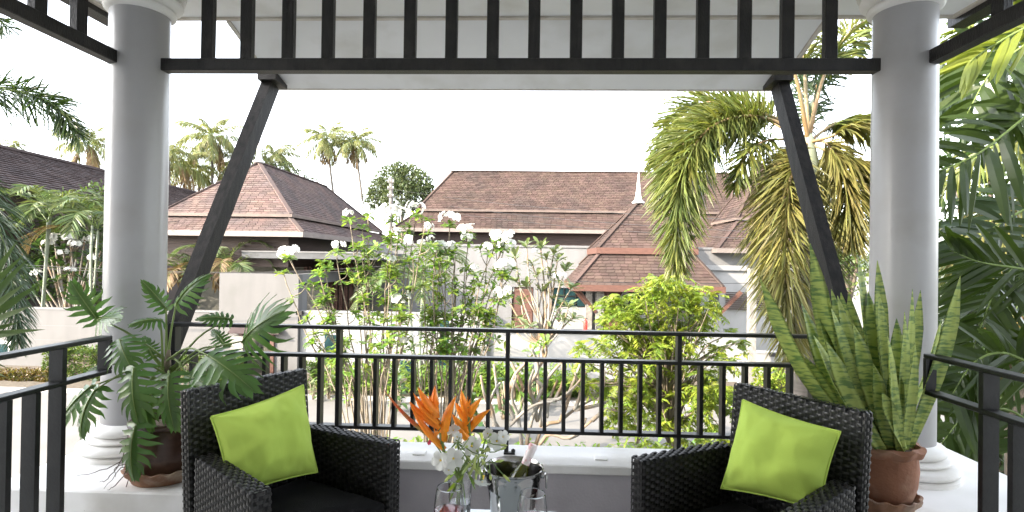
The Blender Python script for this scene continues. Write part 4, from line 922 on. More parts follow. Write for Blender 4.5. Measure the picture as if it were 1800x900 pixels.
# ------------------------------------------------------------------ pole and wires
a = at(688, 313, 44); po = thing('utility_pole', 'grey concrete utility pole beside the round tree', 'utility pole', (a.x, 44, GZ))
b = MB(); b.tube([(a.x, 44, GZ), (a.x, 44, a.z)], [.20, .16], 8); b.build('shaft', polem, po)
for z in (.35, .9, 1.5): 
    b = MB(); b.box(a.x - .28, a.x + .28, 43.8, 43.84, a.z - z - .05, a.z - z + .05); o = b.build('crossarm', polem, po, False)
    for s_ in (-.2, .2):
        b = MB(); b.lathe([(.04, 0), (.06, .05), (.03, .12)], (a.x + s_, 43.8, a.z - z + .05), 8); b.build('insulator', finm, o)
def wire(lab, p0, p1, sag, r=.013, n=18):
    p0, p1 = V(p0), V(p1); pts = [p0.lerp(p1, i / n) - V((0, 0, sag * 4 * (i / n) * (1 - i / n))) for i in range(n + 1)]
    b = MB(); b.tube(pts, r, 4, False); return b.build('overhead_wire', wire_m, None, True, None, lab, 'wire', 'overhead wires')
for (xa_, ya_, Ya, xb_, yb_, Yb, sg, lab) in ((688, 332, 43.8, 1420, 392, 20, .35, 'upper wire from the pole across the main roof'), (688, 345, 43.8, 1420, 412, 20, .4, 'second wire from the pole across the main roof'), (688, 356, 43.8, 1420, 425, 20, .4, 'lowest wire from the pole across the main roof'),
        (688, 330, 43.8, 120, 408, 20, .3, 'upper wire from the pole across the hipped roof'), (688, 342, 43.8, 120, 435, 20, .3, 'lower wire from the pole across the hipped roof'),
        (-60, 458, 20, 700, 474, 21, .25, 'upper wire of the bundle above the entrance block'), (-60, 462, 20, 700, 466, 21.2, .35, 'lower wire of the bundle above the entrance block'), (700, 474, 21, 1500, 492, 20, .3, 'wire sagging in front of the white wing and pavilion')):
    wire(lab, at(xa_, ya_, Ya), at(xb_, yb_, Yb), sg)
# ------------------------------------------------------------------ vegetation builders
def frond(rach, lv, pts, n, L, W, mode='pinnate', fwd=.6, droop=.35, start=.12, rr=None, rad=.02, jit=.18, lift=.15, spin=0., nb=0, tipk=.35, per=1, mid=.9):
    rr = rr or random; K = 26; P_ = spline(pts, K)
    if rach is not None: rach.tube(P_, [rad * (1 - .88 * i / (K - 1)) for i in range(K)], 6)
    for i in range(n):
        t = start + (1 - start) * (i + rr.uniform(0, .8)) / n; f = t * (K - 1); j = min(int(f), K - 2); p = P_[j].lerp(P_[j + 1], f - j)
        T = (P_[j + 1] - P_[j]).normalized(); S = T.cross(V((0, 0, 1)))
        if S.length < .15: S = T.cross(V((.3, 1, 0)))
        S.normalize(); N_ = S.cross(T); tt = (t - start) / (1 - start)
        ll = L * (.55 + .45 * math.sin(min(1, tt * 1.6 + .15) * math.pi / 2)) * (1 - (1 - tipk) * max(0, (tt - .55) / .45)) * rr.uniform(.82, 1.1)
        for sd_ in (-1, 1):
            for q in range(per):
                if mode == 'plumose':
                    a = rr.uniform(0, 6.283); out = S * math.cos(a) + N_ * math.sin(a); fw = fwd * rr.uniform(.6, 1.5) * (1 + 1.0 * tt)
                    wv_ = V((rr.uniform(-1, 1), rr.uniform(-1, 1), rr.uniform(-1, 1)))
                else:
                    out = S * sd_ * mid + N_ * (lift + rr.uniform(-jit, jit)); fw = fwd * (1 + .9 * tt * tt) * rr.uniform(.9, 1.1); wv_ = T + N_ * rr.uniform(-.5, .5)
                d = (T * fw + out).normalized()
                lv.blade(p, d, wv_, ll, W * rr.uniform(.8, 1.15), droop * rr.uniform(.5, 1.4), ((0, .3), (.25, .95), (.55, 1), (.8, .62)), .22 if mode != 'plumose' else .0)
def frond_part(parent, m, pts, *a, rm=None, **k):
    r = MB(); l = MB(); frond(r, l, pts, *a, **k); o = l.build('frond', m, parent, False); r.build('rachis', rm or l_petiole, o); return o
def palm(name, lab, base, crown, r, tr_r, nf, m, rr, flen, cat='palm tree', group=None, n=26, lw=.05, ll=.75, up=.5, droop=.5, dry=0, curve=.03, arch=.9):
    base, crown = V(base), V(crown); t = thing(name, lab, cat, base, group)
    mid = base.lerp(crown, .5) + V((rr.uniform(-1, 1) * curve, 0, 0)) * (crown - base).length
    b = MB(); pts = spline([base, mid, crown], 14); b.tube(pts, [tr_r * (1.25 - .5 * i / 13) for i in range(14)], 8); b.build('trunk', palmt, t)
    for k in range(nf):
        f = k / nf; a = k * 2.39996 + rr.uniform(-.3, .3); e = up + .75 - 2.1 * f + rr.uniform(-.18, .18)   # elevation, young ones upright
        L = flen * rr.uniform(.85, 1.1) * (.8 if f < .12 else 1); c, s_ = math.cos(a), math.sin(a); pts = [crown]
        e0 = min(1.45, e); p = V(crown)
        for q in range(4):
            p = p + V((c * math.cos(e0), s_ * math.cos(e0), math.sin(e0))) * (L / 4); pts.append(p); e0 -= arch * (.55 + .2 * q) * .62
        frond_part(t, l_dry if k >= nf - dry else m, pts, n, ll, lw, 'pinnate', .8, droop, .14, rr, .035 * flen / 4, .25, -.35)
    return t
rr = random.Random(33)
# coconut palms beyond the roofs
CO = [(373, 240, 373, 420, 58, 62, 15, 'tallest coconut palm above the hipped roof, behind the diagonal brace'), (412, 283, 405, 420, 60, 55, 12, 'coconut palm crown just right of the tallest one, behind the brace'),
      (477, 276, 470, 420, 62, 52, 14, 'coconut palm right behind the spire of the hipped roof'), (574, 244, 590, 420, 66, 47, 17, 'left of the two tall leaning coconut palms'),
      (624, 250, 643, 420, 66, 46, 17, 'right of the two tall leaning coconut palms'), (155, 252, 150, 420, 46, 58, 14, 'coconut palm above the dark tiled roof beside the left column'),
      (24, 254, 24, 420, 80, 24, 10, 'small far coconut palm at the ridge of the dark tiled roof'), (325, 292, 330, 420, 56, 52, 13, 'low coconut palm between the left column and the tallest palm'), (296, 268, 300, 420, 52, 50, 11, 'coconut palm half hidden by the left column'),
      (350, 300, 352, 420, 60, 45, 10, 'coconut palm below the tallest one, near the roof edge')]
for (cx, cy, bx_, by_, Y, rp, nf, lab) in CO:
    c = at(cx, cy, Y); b0 = at(bx_, by_, Y); base = V((c.x + (b0.x - c.x) * 1.6, Y, GZ)); fl = rp / FPX * Y * 1.05
    palm('coconut_palm', lab, base, c, 0, .17 * Y / 66, nf + 7, l_coco, rr, fl, 'palm tree', 'coconut palms beyond the roofs', 40, fl * .020, fl * .27, .40, .75, 3 if rp > 40 else 0, .02, .60)
# round tree and far wood
def leafcloud(lv, blobs, n, s, rr, flat=.5, hang=0., asp=.5):
    tot = sum(b_[3] ** 2 for b_ in blobs)
    for (x, y, z, r) in blobs:
        for k in range(int(n * r * r / tot)):
            d = V((rr.gauss(0, 1), rr.gauss(0, 1), rr.gauss(0, 1))).normalized(); p = V((x, y, z)) + d * r * rr.uniform(.55, 1.05) * (1 + .18 * noise.noise(d * 3 + V((x, y, z))))
            dr = (d + V((rr.uniform(-1, 1), rr.uniform(-1, 1), rr.uniform(-1, 1) - hang))).normalized(); wv_ = V((rr.uniform(-1, 1), rr.uniform(-1, 1), rr.uniform(-.4, .4)))
            lv.blade(p, dr, wv_, s * rr.uniform(.6, 1.3), s * asp * rr.uniform(.7, 1.2), .15, ((0, .35), (.45, 1)))
def tree(name, lab, cx, cy, Y, blobs, n, s, m, base=None, tr_r=.2, group=None, bark_=barkd, rr=rr):
    c = at(cx, cy, Y); B0 = V((c.x, Y, GZ)) if base is None else V(base); t = thing(name, lab, 'tree', B0, group)
    bl = [(at(px, py, Y + dy).x, Y + dy, at(px, py, Y + dy).z, r) for (px, py, dy, r) in blobs]
    b = MB(); top = V((c.x, Y, c.z)); b.tube(spline([B0, B0.lerp(top, .5) + V((tr_r, 0, 0)), top], 8), [tr_r * (1 - .09 * i) for i in range(8)], 8); b.build('trunk', bark_, t)
    b = MB(); st_ = B0.lerp(top, .45)
    for (x, y, z, r) in bl: b.tube(spline([st_.lerp(top, rr.uniform(0, .5)), V((x, y, z)).lerp(st_, .45) + V((0, 0, .1 * r)), V((x, y, z))], 7), [tr_r * .5 * (1 - .13 * i) for i in range(7)], 5)
    b.build('limbs', bark_, t, kind='stuff')
    l = MB(); leafcloud(l, bl, n, s, rr); l.build('crown', m, t, False, kind='stuff'); return t
tree('round_tree', 'dense round green tree behind the utility pole', 705, 330, 50, [(690, 318, 0, 1.5), (718, 312, .5, 1.3), (738, 322, 0, 1.2), (672, 335, 0, 1.2), (700, 345, -.8, 1.6), (735, 345, 0, 1.3), (660, 350, .5, 1.0), (700, 300, .4, .8), (750, 335, .6, .7)], 11000, .27, l_tree)
tree('broadleaf_tree', 'dark green treetop behind the ridge of the hipped roof', 520, 310, 60, [(505, 300, 0, 1.2), (525, 312, 0, 1.0), (490, 296, 1, 1.0), (545, 322, 0, .8)], 1200, .3, l_tree)
tree('broadleaf_tree', 'pale green treetop left of the steep pinkish roof', 1268, 375, 70, [(1262, 370, 0, 1.8), (1285, 372, 0, 1.8), (1245, 380, 1, 1.6)], 1200, .4, l_far)
# ---- plumerias
def rosette(lv, p, ax, n, L, W, rr, droop=.35, spread=.9, fold=.14):
    ax = V(ax).normalized(); u = ax.orthogonal().normalized(); v = ax.cross(u)
    for k in range(n):
        a = k * 2.4 + rr.uniform(-.3, .3); e = spread * rr.uniform(.55, 1.2); d = ax * math.cos(e) + (u * math.cos(a) + v * math.sin(a)) * math.sin(e)
        lv.blade(p - ax * rr.uniform(0, L * .35), d, ax.cross(d), L * rr.uniform(.65, 1.15), W * rr.uniform(.8, 1.15), droop * rr.uniform(.4, 1.5), ((0, .14), (.22, .38), (.5, .86), (.75, 1), (.92, .6)), fold)
def cluster(p, r, rr, parent, n=8):
    b = MB(); st = random.getstate(); random.seed(rr.random()); 
    for k in range(n):
        d = V((rr.gauss(0, 1), rr.gauss(0, 1) - .7, rr.gauss(0, .8) + .5)).normalized(); plumeria_flower(b, V(p) + V((d.x * 1.15, d.y, d.z * .6)) * r * rr.uniform(.45, 1.2), d + V((rr.uniform(-.4, .4), 0, .1)), r * rr.uniform(.40, .62))
    random.setstate(st); return b.build('flower_cluster', petal, parent, kind='stuff')
def frangipani(lab, stems, flowers, Y, m, rr, L=.215, W=.072, extra=None, group=None, rad=.015):
    b0 = at(stems[0][0], 800, Y); t = thing('frangipani', lab, 'shrub', (b0.x, Y, GZ), group); sb_ = MB(); lv = MB(); tips = []
    full = []
    for q_ in stems:
        full.append(q_); full.append((q_[0] + rr.uniform(-14, 14), q_[1] + rr.uniform(-26, 26), q_[2] + rr.uniform(5, 55), q_[3] + rr.uniform(-.35, .35)))
    for (bx_, tx, ty, dy) in full:
        B_ = at(bx_, 800, Y + dy * .4); B_.z = GZ; B_.x = b0.x + (B_.x - b0.x) * .75; T_ = at(tx, ty, Y + dy); M1 = at(bx_ + (tx - bx_) * .25 + rr.uniform(-12, 12), 700, Y + dy * .7); M2 = at(bx_ + (tx - bx_) * .62 + rr.uniform(-12, 12), (ty + 700) / 2, Y + dy)
        P_ = spline([B_, M1, M2, T_], 16); P_ = [p + V((noise.noise(p * 2.2 + V((tx, 0, 0))), noise.noise(p * 2.2 + V((0, tx, 0))), 0)) * .05 for p in P_]
        sb_.tube(P_, [rad * (1.15 - .5 * i / 15) for i in range(16)], 6); tips.append(P_)
        ax = (P_[-1] - P_[-3]).normalized() + V((0, 0, .4)); rosette(lv, P_[-1], ax, 20, L, W, rr, .45, 1.2); rosette(lv, P_[-3], ax, 10, L, W, rr, .5, 1.3)
        for q in range(rr.randint(2, 3)):
            k = rr.randint(8, 14); d = V((rr.uniform(-1, 1), rr.uniform(-.8, .6), rr.uniform(.5, 1.3))).normalized(); e = P_[k] + d * rr.uniform(.16, .42); sb_.tube(spline([P_[k], P_[k].lerp(e, .5) + V((d.x * .05, 0, -.03)), e], 5), [rad * .62, rad * .58, rad * .55, rad * .5, rad * .4], 5)
            if rr.random() < .9: rosette(lv, e, d + V((0, 0, .5)), rr.randint(10, 18), L * .9, W * .95, rr, .4, 1.1)
    for (px, py, r) in flowers:
        c = at(px, py, Y - .15); ts = min(tips, key=lambda P_: (P_[-1] - c).length); P_ = spline([ts[-2], ts[-1].lerp(c, .5), c], 5); sb_.tube(P_, [rad * .6, rad * .5, rad * .42, rad * .36, rad * .3], 5)
        cluster(c, r / FPX * Y * 1.02, rr, t)
        rosette(lv, c - V((0, 0, .12)), V((0, -.2, 1)), 9, L * .9, W, rr, .5, 1.2)
    sb_.build('stems', bark, t, True, kind='stuff'); lv.build('leaves', m, t, False, kind='stuff'); return t
r2 = random.Random(8)
stA = [(660, 613, 385, 0), (660, 646, 378, .2), (665, 690, 385, -.2), (668, 732, 375, .1), (655, 508, 452, -.3), (652, 590, 440, .1), (655, 560, 480, -.2), (650, 575, 520, -.3), (665, 680, 465, .2), (668, 700, 420, .2), (672, 715, 405, 0), (660, 630, 430, .3), (650, 540, 560, -.4), (675, 703, 540, -.4), (662, 640, 520, -.3), (670, 680, 560, -.2), (648, 600, 600, -.3)]
frangipani('slender frangipani with white flower heads, left of the two large shrubs', stA, [(690, 375, 20), (648, 366, 14), (732, 366, 15), (716, 586, 17), (683, 453, 11), (510, 443, 15), (592, 430, 11), (614, 374, 9), (703, 526, 15), (752, 398, 9)], 10.6, l_frangi, r2)
stB = [(770, 790, 395, 0), (765, 823, 410, .2), (775, 775, 440, -.1), (780, 795, 440, -.2), (785, 872, 420, .1), (790, 892, 425, .3), (795, 858, 440, .2), (760, 740, 435, .3), (790, 885, 480, 0), (785, 845, 500, -.3), (795, 880, 520, .1), (770, 760, 480, .1), (775, 800, 500, .2), (780, 820, 470, 0), (765, 745, 500, -.3), (790, 860, 560, -.2), (760, 720, 580, .1), (780, 810, 560, .2), (770, 765, 560, -.2)]
frangipani('taller leafy frangipani with many white heads, right of the two large shrubs', stB, [(790, 383, 17), (823, 404, 13), (823, 416, 11), (773, 434, 14), (793, 433, 11), (740, 426, 8), (872, 413, 11), (893, 414, 13), (890, 428, 14), (858, 434, 10), (887, 468, 17), (882, 514, 12), (893, 508, 8), (835, 470, 7), (700, 405, 8), (760, 420, 8)], 11.2, l_frangi, r2)
# broad leaved white plumerias (thicker branches)
def plumeria(lab, Y, paths, m, rr, L, W, rad, flowers=(), nleaf=12, base=None, bk=barkg, group=None):
    b0 = at(paths[0][0][0], 700, Y); t = thing('plumeria_tree', lab, 'tree', (b0.x, Y, GZ), group)
    lv = MB(); sb_ = MB()
    for P0 in paths:
        leafy = P0[-1] == 'L'; q = P0[:-1] if leafy else P0; dy = rr.uniform(-.35, .35)
        pts = [at(p[0], p[1], Y + dy * i / len(q)) for i, p in enumerate(q)]
        if q[0][1] > 770: pts[0].z = GZ
        P_ = spline(pts, 4 * len(pts)); k = len(P_); sc_ = 1.0 if q[0][1] > 650 else .7
        sb_.tube(P_, [rad * sc_ * (1 - .5 * i / k) for i in range(k)], 7)
        if leafy: rosette(lv, P_[-1], (P_[-1] - P_[-3]).normalized() + V((0, 0, .25)), nleaf, L, W, rr, .3, 1.0, .1)
    for (px, py, r) in flowers: cluster(at(px, py, Y - .2), r / FPX * Y, rr, t, 9)
    sb_.build('branches', bk, t, True, kind='stuff')
    if lv.v: lv.build('leaves', m, t, False, kind='stuff')
    return t
pw = [[(950, 800), (945, 640), (960, 560)]]
for (tx, ty) in ((905, 450), (925, 428), (950, 432), (975, 440), (995, 470), (960, 450), (935, 462), (985, 495), (1005, 505), (1000, 535), (970, 520), (905, 490), (890, 520), (915, 530), (990, 560), (965, 575), (930, 570), (945, 480), (968, 478), (915, 560), (1010, 555), (900, 575), (955, 505), (925, 500), (980, 455)):
    pw.append([(955 + rr.uniform(-8, 8), 610), ((955 + tx) / 2 + rr.uniform(-12, 12), (590 + ty) / 2 + 12), (tx, ty), 'L'])
plumeria('pale grey green plumeria tree in front of the white wing', 16.5, pw, l_vari, rr, .44, .13, .055, [(985, 483, 8), (940, 440, 6)], 13)
pb = []
for (tx, ty) in ((70, 430), (95, 415), (120, 400), (150, 415), (175, 405), (60, 470), (90, 455), (110, 440), (135, 450), (160, 445), (178, 440), (75, 500), (100, 490), (125, 480), (150, 490), (172, 480), (85, 525), (115, 520), (140, 525), (165, 520), (130, 425), (105, 465), (180, 460), (60, 515)):
    pb.append([(125 + rr.uniform(-10, 10), 590), ((125 + tx) / 2 + rr.uniform(-10, 10), (580 + ty) / 2 + 10), (tx, ty), 'L'])
plumeria('dark leaved plumeria tree with white flowers behind the left garden wall', 25.0, [[(125, 800), (125, 640), (125, 590)]] + pb, l_frangd, rr, .62, .20, .09, [(86, 427, 9), (100, 417, 11), (124, 417, 11), (160, 419, 10), (136, 428, 11), (113, 443, 8), (165, 452, 9), (124, 475, 8), (167, 381, 9), (66, 480, 8)], 12)
# bare plumeria in front
bp = [[(900, 960), (890, 780), (905, 740), (940, 712), (975, 705)], [(905, 780), (935, 735), (985, 700), (1010, 680), (1030, 655)], [(895, 790), (870, 745), (853, 700), (845, 660)], [(880, 760), (860, 720), (868, 690), (880, 672)], [(905, 740), (890, 700), (885, 670)], [(940, 712), (930, 680), (938, 650)],
      [(975, 705), (990, 670), (988, 640)], [(900, 790), (945, 770), (985, 740), (1010, 720), (1045, 700)], [(985, 740), (1000, 700), (1005, 670)], [(1010, 720), (1050, 712), (1080, 700), (1098, 690)], [(1010, 720), (1020, 690), (1010, 655), 'L'], [(1045, 700), (1060, 680), (1062, 650)], [(960, 735), (965, 705), (980, 668)], [(910, 790), (950, 780), (1000, 770), (1040, 740)], [(1000, 770), (1020, 760), (1030, 735)],
      [(905, 740), (920, 690), (900, 640), (885, 612), 'L'], [(920, 690), (945, 650), (935, 612), 'L'], [(945, 650), (960, 622), (958, 600), 'L'], [(935, 660), (960, 680), (955, 620), (953, 608), 'L'], [(890, 700), (905, 660), (922, 640), (935, 622), 'L'], [(940, 712), (960, 670), (975, 650), (990, 635)], [(985, 700), (1000, 690), (1020, 640)], [(870, 745), (862, 760), (850, 740)], [(940, 712), (945, 740), (955, 700), 'L'],
      [(930, 790), (915, 760), (900, 700), (908, 660)], [(1040, 740), (1065, 720), (1085, 722)], [(880, 720), (875, 690), (868, 640)], [(905, 700), (902, 670), (915, 690), 'L']]
plumeria('nearly bare plumeria with thick pale forking branches behind the railing', 9.3, bp, l_frangi, rr, .26, .075, .038, (), 6)
# ---- yellow green tree
t = thing('yellow_green_tree', 'feathery yellow green tree in front of the pavilion', 'tree', tuple(V((at(1180, 700, 9.8).x, 9.8, GZ))))
ry = random.Random(17); sb_ = MB(); lv = MB(); Y = 9.8; B0 = V((at(1190, 700, Y).x, Y, GZ)); fork = at(1175, 690, Y)
sb_.tube(spline([B0, B0.lerp(fork, .5) + V((.06, 0, 0)), fork], 8), [.06, .055, .05, .05, .045, .045, .042, .04], 7)
sprays = []
for k in range(190):
    if k < 112: a = ry.uniform(0, 6.283); q = ry.random() ** .5; px, py = 1152 + 98 * q * math.cos(a), 548 + 62 * q * math.sin(a)
    elif k < 142: px, py = ry.uniform(1015, 1130), ry.uniform(600, 700) + abs(1060 - 1070) * 0
    else: px, py = ry.uniform(1120, 1310), ry.uniform(600, 690)
    sprays.append((px, py, ry.uniform(-.7, .7)))
for k in range(82): sprays.append((ry.uniform(1060, 1290), ry.uniform(670, 785), ry.uniform(-.6, .6)))
for (px, py, dy) in ((1250, 520, 0), (1238, 505, .1), (1200, 488, 0), (1175, 495, .2), (1130, 505, 0), (1090, 535, 0), (1072, 550, -.1), (1062, 565, .1), (1255, 545, 0), (1235, 575, .2), (1300, 600, 0), (1285, 585, 0), (1270, 610, .1), (1025, 610, 0), (1018, 630, .2)): sprays.append((px, py, dy))
for (px, py, dy) in sprays:
    e = at(px, py, Y + dy)
    if ry.random() < .45: m = fork.lerp(e, .55) + V((ry.uniform(-.1, .1), 0, ry.uniform(0, .15))); sb_.tube(spline([fork + V((0, 0, ry.uniform(-.9, .2))), m, e], 7), [.022, .019, .016, .014, .011, .009, .006], 5)
    for q in range(5):
        d = V((ry.uniform(-1, 1), ry.uniform(-1, 1), ry.uniform(-.6, .7))).normalized(); ln = ry.uniform(.14, .30); s_ = d.cross(V((0, 0, 1))).normalized() if abs(d.z) < .95 else V((1, 0, 0))
        for i in range(7):
            f = (i + 1) / 7; c = e + d * ln * f + V((0, 0, -.10 * f * f))
            for sg in (-1, 1): lv.blade(c, s_ * sg + d * .55 + V((0, 0, ry.uniform(-.7, .15))), d + V((ry.uniform(-.4, .4), ry.uniform(-.4, .4), ry.uniform(-.4, .4))), ry.uniform(.07, .12), .036, .25, ((0, .4), (.45, 1)))
sb_.build('branches', bark, t, True, kind='stuff'); lv.build('foliage', l_yel, t, False, kind='stuff')
# ---- hedges and planting along the wall
def hedge(lab, x0p, x1p, ytop, Y, dep, m, n, s, rr, name='hedge', rnd=.12, cat='hedge'):
    a, c = at(x0p, ytop, Y), at(x1p, ytop, Y); t = thing(name, lab, cat, ((a.x + c.x) / 2, Y + dep / 2, GZ)); h = a.z - GZ; lv = MB(); core = MB()
    core.box(a.x + .12, c.x - .12, Y + .12, Y + dep - .1, GZ, a.z - .14); core.build('stems', barkd, t, False)
    for k in range(n):
        f = rr.random(); 
        if f < .5: p = V((rr.uniform(a.x, c.x), Y + rr.uniform(0, .10), GZ + .03 + rr.random() * h)); nn = V((0, -1, .3))
        elif f < .82: p = V((rr.uniform(a.x, c.x), Y + rr.random() * dep, a.z + rr.uniform(-.12, .03))); nn = V((0, -.3, 1))
        else: p = V((rr.choice((a.x, c.x)), Y + rr.random() * dep, GZ + rr.random() * h)); nn = V((1 if p.x == c.x else -1, -.4, .3))
        p += V((noise.noise(p * 2.5), noise.noise(p * 2.5 + V((5, 0, 0))), noise.noise(p * 2.5 + V((0, 7, 0))))) * rnd
        lv.blade(p, nn + V((rr.uniform(-1, 1), rr.uniform(-1, 1), rr.uniform(-1, 1))), V((rr.uniform(-1, 1), rr.uniform(-1, 1), rr.uniform(-1, 1))), s * rr.uniform(.6, 1.3), s * .55, .1, ((0, .4), (.45, 1)))
    lv.build('foliage', m, t, False, kind='stuff'); return t
hedge('tall clipped green hedge against the left garden wall', 76, 180, 617, 20.6, 1.0, l_hedge, 4200, .10, rr)
hedge('low orange tinted hedge in front of the small vent', -60, 86, 654, 20.3, .9, l_orange, 3600, .09, rr)
hedge('green hedge seen through the philodendron left of the gate', 300, 420, 632, 21.0, .9, l_hedge, 3000, .10, rr)
hedge('rounded dark green shrub right of the gate', 540, 594, 640, 20.2, 1.1, l_hedge, 2800, .09, rr, 'clipped_shrub', .22, 'shrub')
hedge('bushy green shrub behind the bare plumeria, below the terrace', 846, 905, 655, 20.4, 1.1, l_hedge, 2800, .11, rr, 'clipped_shrub', .3, 'shrub')
hedge('square clipped green shrub below the terrace', 973, 1030, 680, 19.8, 1.0, l_hedge, 2600, .09, rr, 'clipped_shrub', .15, 'shrub')
hedge('low green shrub between the two large frangipanis', 735, 790, 662, 21.0, 1.0, l_hedge, 2200, .11, rr, 'clipped_shrub', .3, 'shrub')
hedge('light green shrub beside the ringed palm trunk', 1345, 1400, 662, 19.4, 1.0, l_yel, 2000, .13, rr, 'clipped_shrub', .35, 'shrub')
hedge('dark green shrub low at the right of the yellow green tree', 1270, 1340, 700, 19.5, 1.0, l_hedge, 2200, .11, rr, 'clipped_shrub', .3, 'shrub')
def leafy(lab, px, py, Y, h, n, L, W, m, rr, base=None, cat='plant', name='leafy_plant', spread=1.0):
    c = at(px, py, Y); zb = GZ + .05 if base is None else base; t = thing(name, lab, cat, (c.x, Y, zb)); lv = MB(); sb_ = MB()
    for k in range(n):
        f = k / n; z = zb + h * (.15 + .85 * f); a = k * 2.4 + rr.uniform(-.4, .4); e = .25 + .75 * f + rr.uniform(-.2, .2); off = V((rr.uniform(-.12, .12), rr.uniform(-.12, .12), 0)) * spread
        lv.blade(V((c.x, Y, z)) + off, V((math.cos(a) * math.cos(e), math.sin(a) * math.cos(e), math.sin(e))), V((-math.sin(a), math.cos(a), 0)), L * rr.uniform(.7, 1.15), W * rr.uniform(.8, 1.2), rr.uniform(.3, .7), ((0, .2), (.25, .8), (.55, 1), (.8, .65)), .15)
        if k % 3 == 0: sb_.tube([V((c.x + off.x * .3, Y, zb)), V((c.x, Y, z)) + off], [.02, .012], 5)
    lv.build('leaves', m, t, False, kind='stuff'); sb_.build('stems', bark, t, True, kind='stuff')
for args in (('variegated leafy plant beside the rounded dark shrub', 578, 700, 18.9, 1.3, 34, .55, .15, l_vari), ('bright green leafy plant at the foot of the left frangipani', 612, 695, 18.0, 1.1, 30, .5, .13, l_frangi), ('low green plant on the kerb behind the left armchair', 550, 720, 18.8, .6, 22, .4, .10, l_vari), ('leafy green plant in the middle of the frangipani stems', 700, 715, 17.6, 1.0, 34, .5, .16, l_frangd),
             ('dark broad leaved plant right of the orange flowers', 830, 745, 14.5, 1.3, 26, .6, .26, l_frangd), ('broad leaved green plant below the bare plumeria', 885, 715, 17.0, 1.3, 26, .6, .22, l_frangd), ('broad pale leaved plant between the two clipped shrubs', 935, 700, 18.5, 1.1, 22, .65, .24, l_frangd), ('small leafy plant at the left of the gate post', 352, 690, 19.5, 1.0, 22, .45, .10, l_frangi), ('fern like plant behind the yellow green tree', 1120, 730, 15.0, 1.0, 36, .6, .08, l_yel)):
    leafy(*args, rr)
a = at(983, 577, 23.6); leafy('large leaved plant in a white pot on the terrace edge', 983, 577, 23.6, .95, 26, .62, .2, l_frangd, rr, zF + .33)
po_ = thing('plant_pot', 'white pot under the large leaved plant on the terrace', 'pot', (a.x, 23.6, zF)); b = MB(); b.lathe([(0, .001), (.16, .002), (.20, .05), (.24, .33), (.26, .35), (.22, .36), (.20, .30), (0, .30)], (a.x, 23.6, zF), 20); b.build('body', white, po_)
rr2 = random.Random(77); lv = MB()
for k in range(620):
    if k < 480: q_ = V((at(rr2.uniform(535, 1010), 700, 18).x, rr2.uniform(19.3, 20.6), GZ + .1))
    else: q_ = V((at(rr2.uniform(560, 1330), 760, 13).x, rr2.uniform(12.2, 13.4), GZ + .02))
    h = rr2.uniform(.25, 1.15 if k < 480 else .8)
    for i in range(9):
        a = rr2.uniform(0, 6.28); e = rr2.uniform(.1, 1.2); lv.blade(q_ + V((rr2.uniform(-.15, .15), rr2.uniform(-.15, .15), h * rr2.uniform(.2, 1))), V((math.cos(a) * math.cos(e), math.sin(a) * math.cos(e), math.sin(e))), V((-math.sin(a), math.cos(a), .2)), rr2.uniform(.22, .48), rr2.uniform(.05, .12), .4, ((0, .2), (.3, .9), (.6, 1), (.85, .5)), .15)
lv.build('undergrowth', l_frangi, None, False, 'stuff', 'low leafy undergrowth along both edges of the road', 'undergrowth')
# ---- areca palms left, behind the hedge and behind the column
def areca(lab, px, ytop, ybase, Y, m, rr, nf=11, fl=1.6, stems=3, dry=0, z0=GZ):
    c = at(px, ybase, Y); t = thing('areca_palm', lab, 'palm tree', (c.x, Y, z0), 'areca palms'); b = MB(); zc = at(px, (ytop * .45 + ybase * .55), Y).z; heads = []
    for k in range(stems):
        hx = V((c.x + rr.uniform(-.35, .35), Y + rr.uniform(-.4, .4), zc + rr.uniform(-.5, .3))); b.tube(spline([V((c.x + rr.uniform(-.2, .2), Y, z0)), V((c.x, Y, z0)).lerp(hx, .5), hx], 7), .05, 7); heads.append(hx)
    b.build('canes', shaft_g, t)
    for k in range(nf):
        h = heads[k % stems]; a = k * 2.4 + rr.uniform(-.3, .3); e = 1.25 - .9 * k / nf; L = fl * rr.uniform(.8, 1.1); p = V(h); pts = [p]
        for q in range(4): p = p + V((math.cos(a) * math.cos(e), math.sin(a) * math.cos(e), math.sin(e))) * L / 4; pts.append(p); e -= .42 + .12 * q
        frond_part(t, l_dry if k >= nf - dry else m, pts, 26, L * .30, L * .022, 'pinnate', .8, .35, .2, rr, .018, .15, .25)
areca('tall areca palm in front of the dark tiled roof', 72, 285, 470, 24.3, l_areca, rr, 14, 3.1, 3)
areca('areca palm between the left column and the dark tiled roof', 160, 330, 470, 24.6, l_areca, rr, 13, 2.9, 3, 1)
areca('areca palm with dry fronds right of the left column', 332, 375, 560, 24.4, l_areca, rr, 13, 2.5, 3, 4)
areca('areca palm with drooping fronds beside the diagonal brace', 400, 375, 560, 24.3, l_areca, rr, 13, 2.6, 2, 4)
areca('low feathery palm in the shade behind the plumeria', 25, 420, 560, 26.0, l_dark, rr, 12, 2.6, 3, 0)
areca('feathery green palm behind the right frangipani', 735, 400, 560, 19.5, l_areca, rr, 13, 2.3, 3, 0)
tree('broadleaf_tree', 'dark bushy tree between the left palms and the tiled house', 110, 370, 27, [(60, 400, 0, 1.1), (110, 380, 0, 1.2), (160, 390, 0, 1.1), (130, 440, .5, 1.5), (70, 470, .5, 1.4), (175, 350, .5, .9), (20, 480, 0, 1.3), (160, 500, 0, 1.3), (30, 360, 0, .9)], 5200, .24, l_hedge)
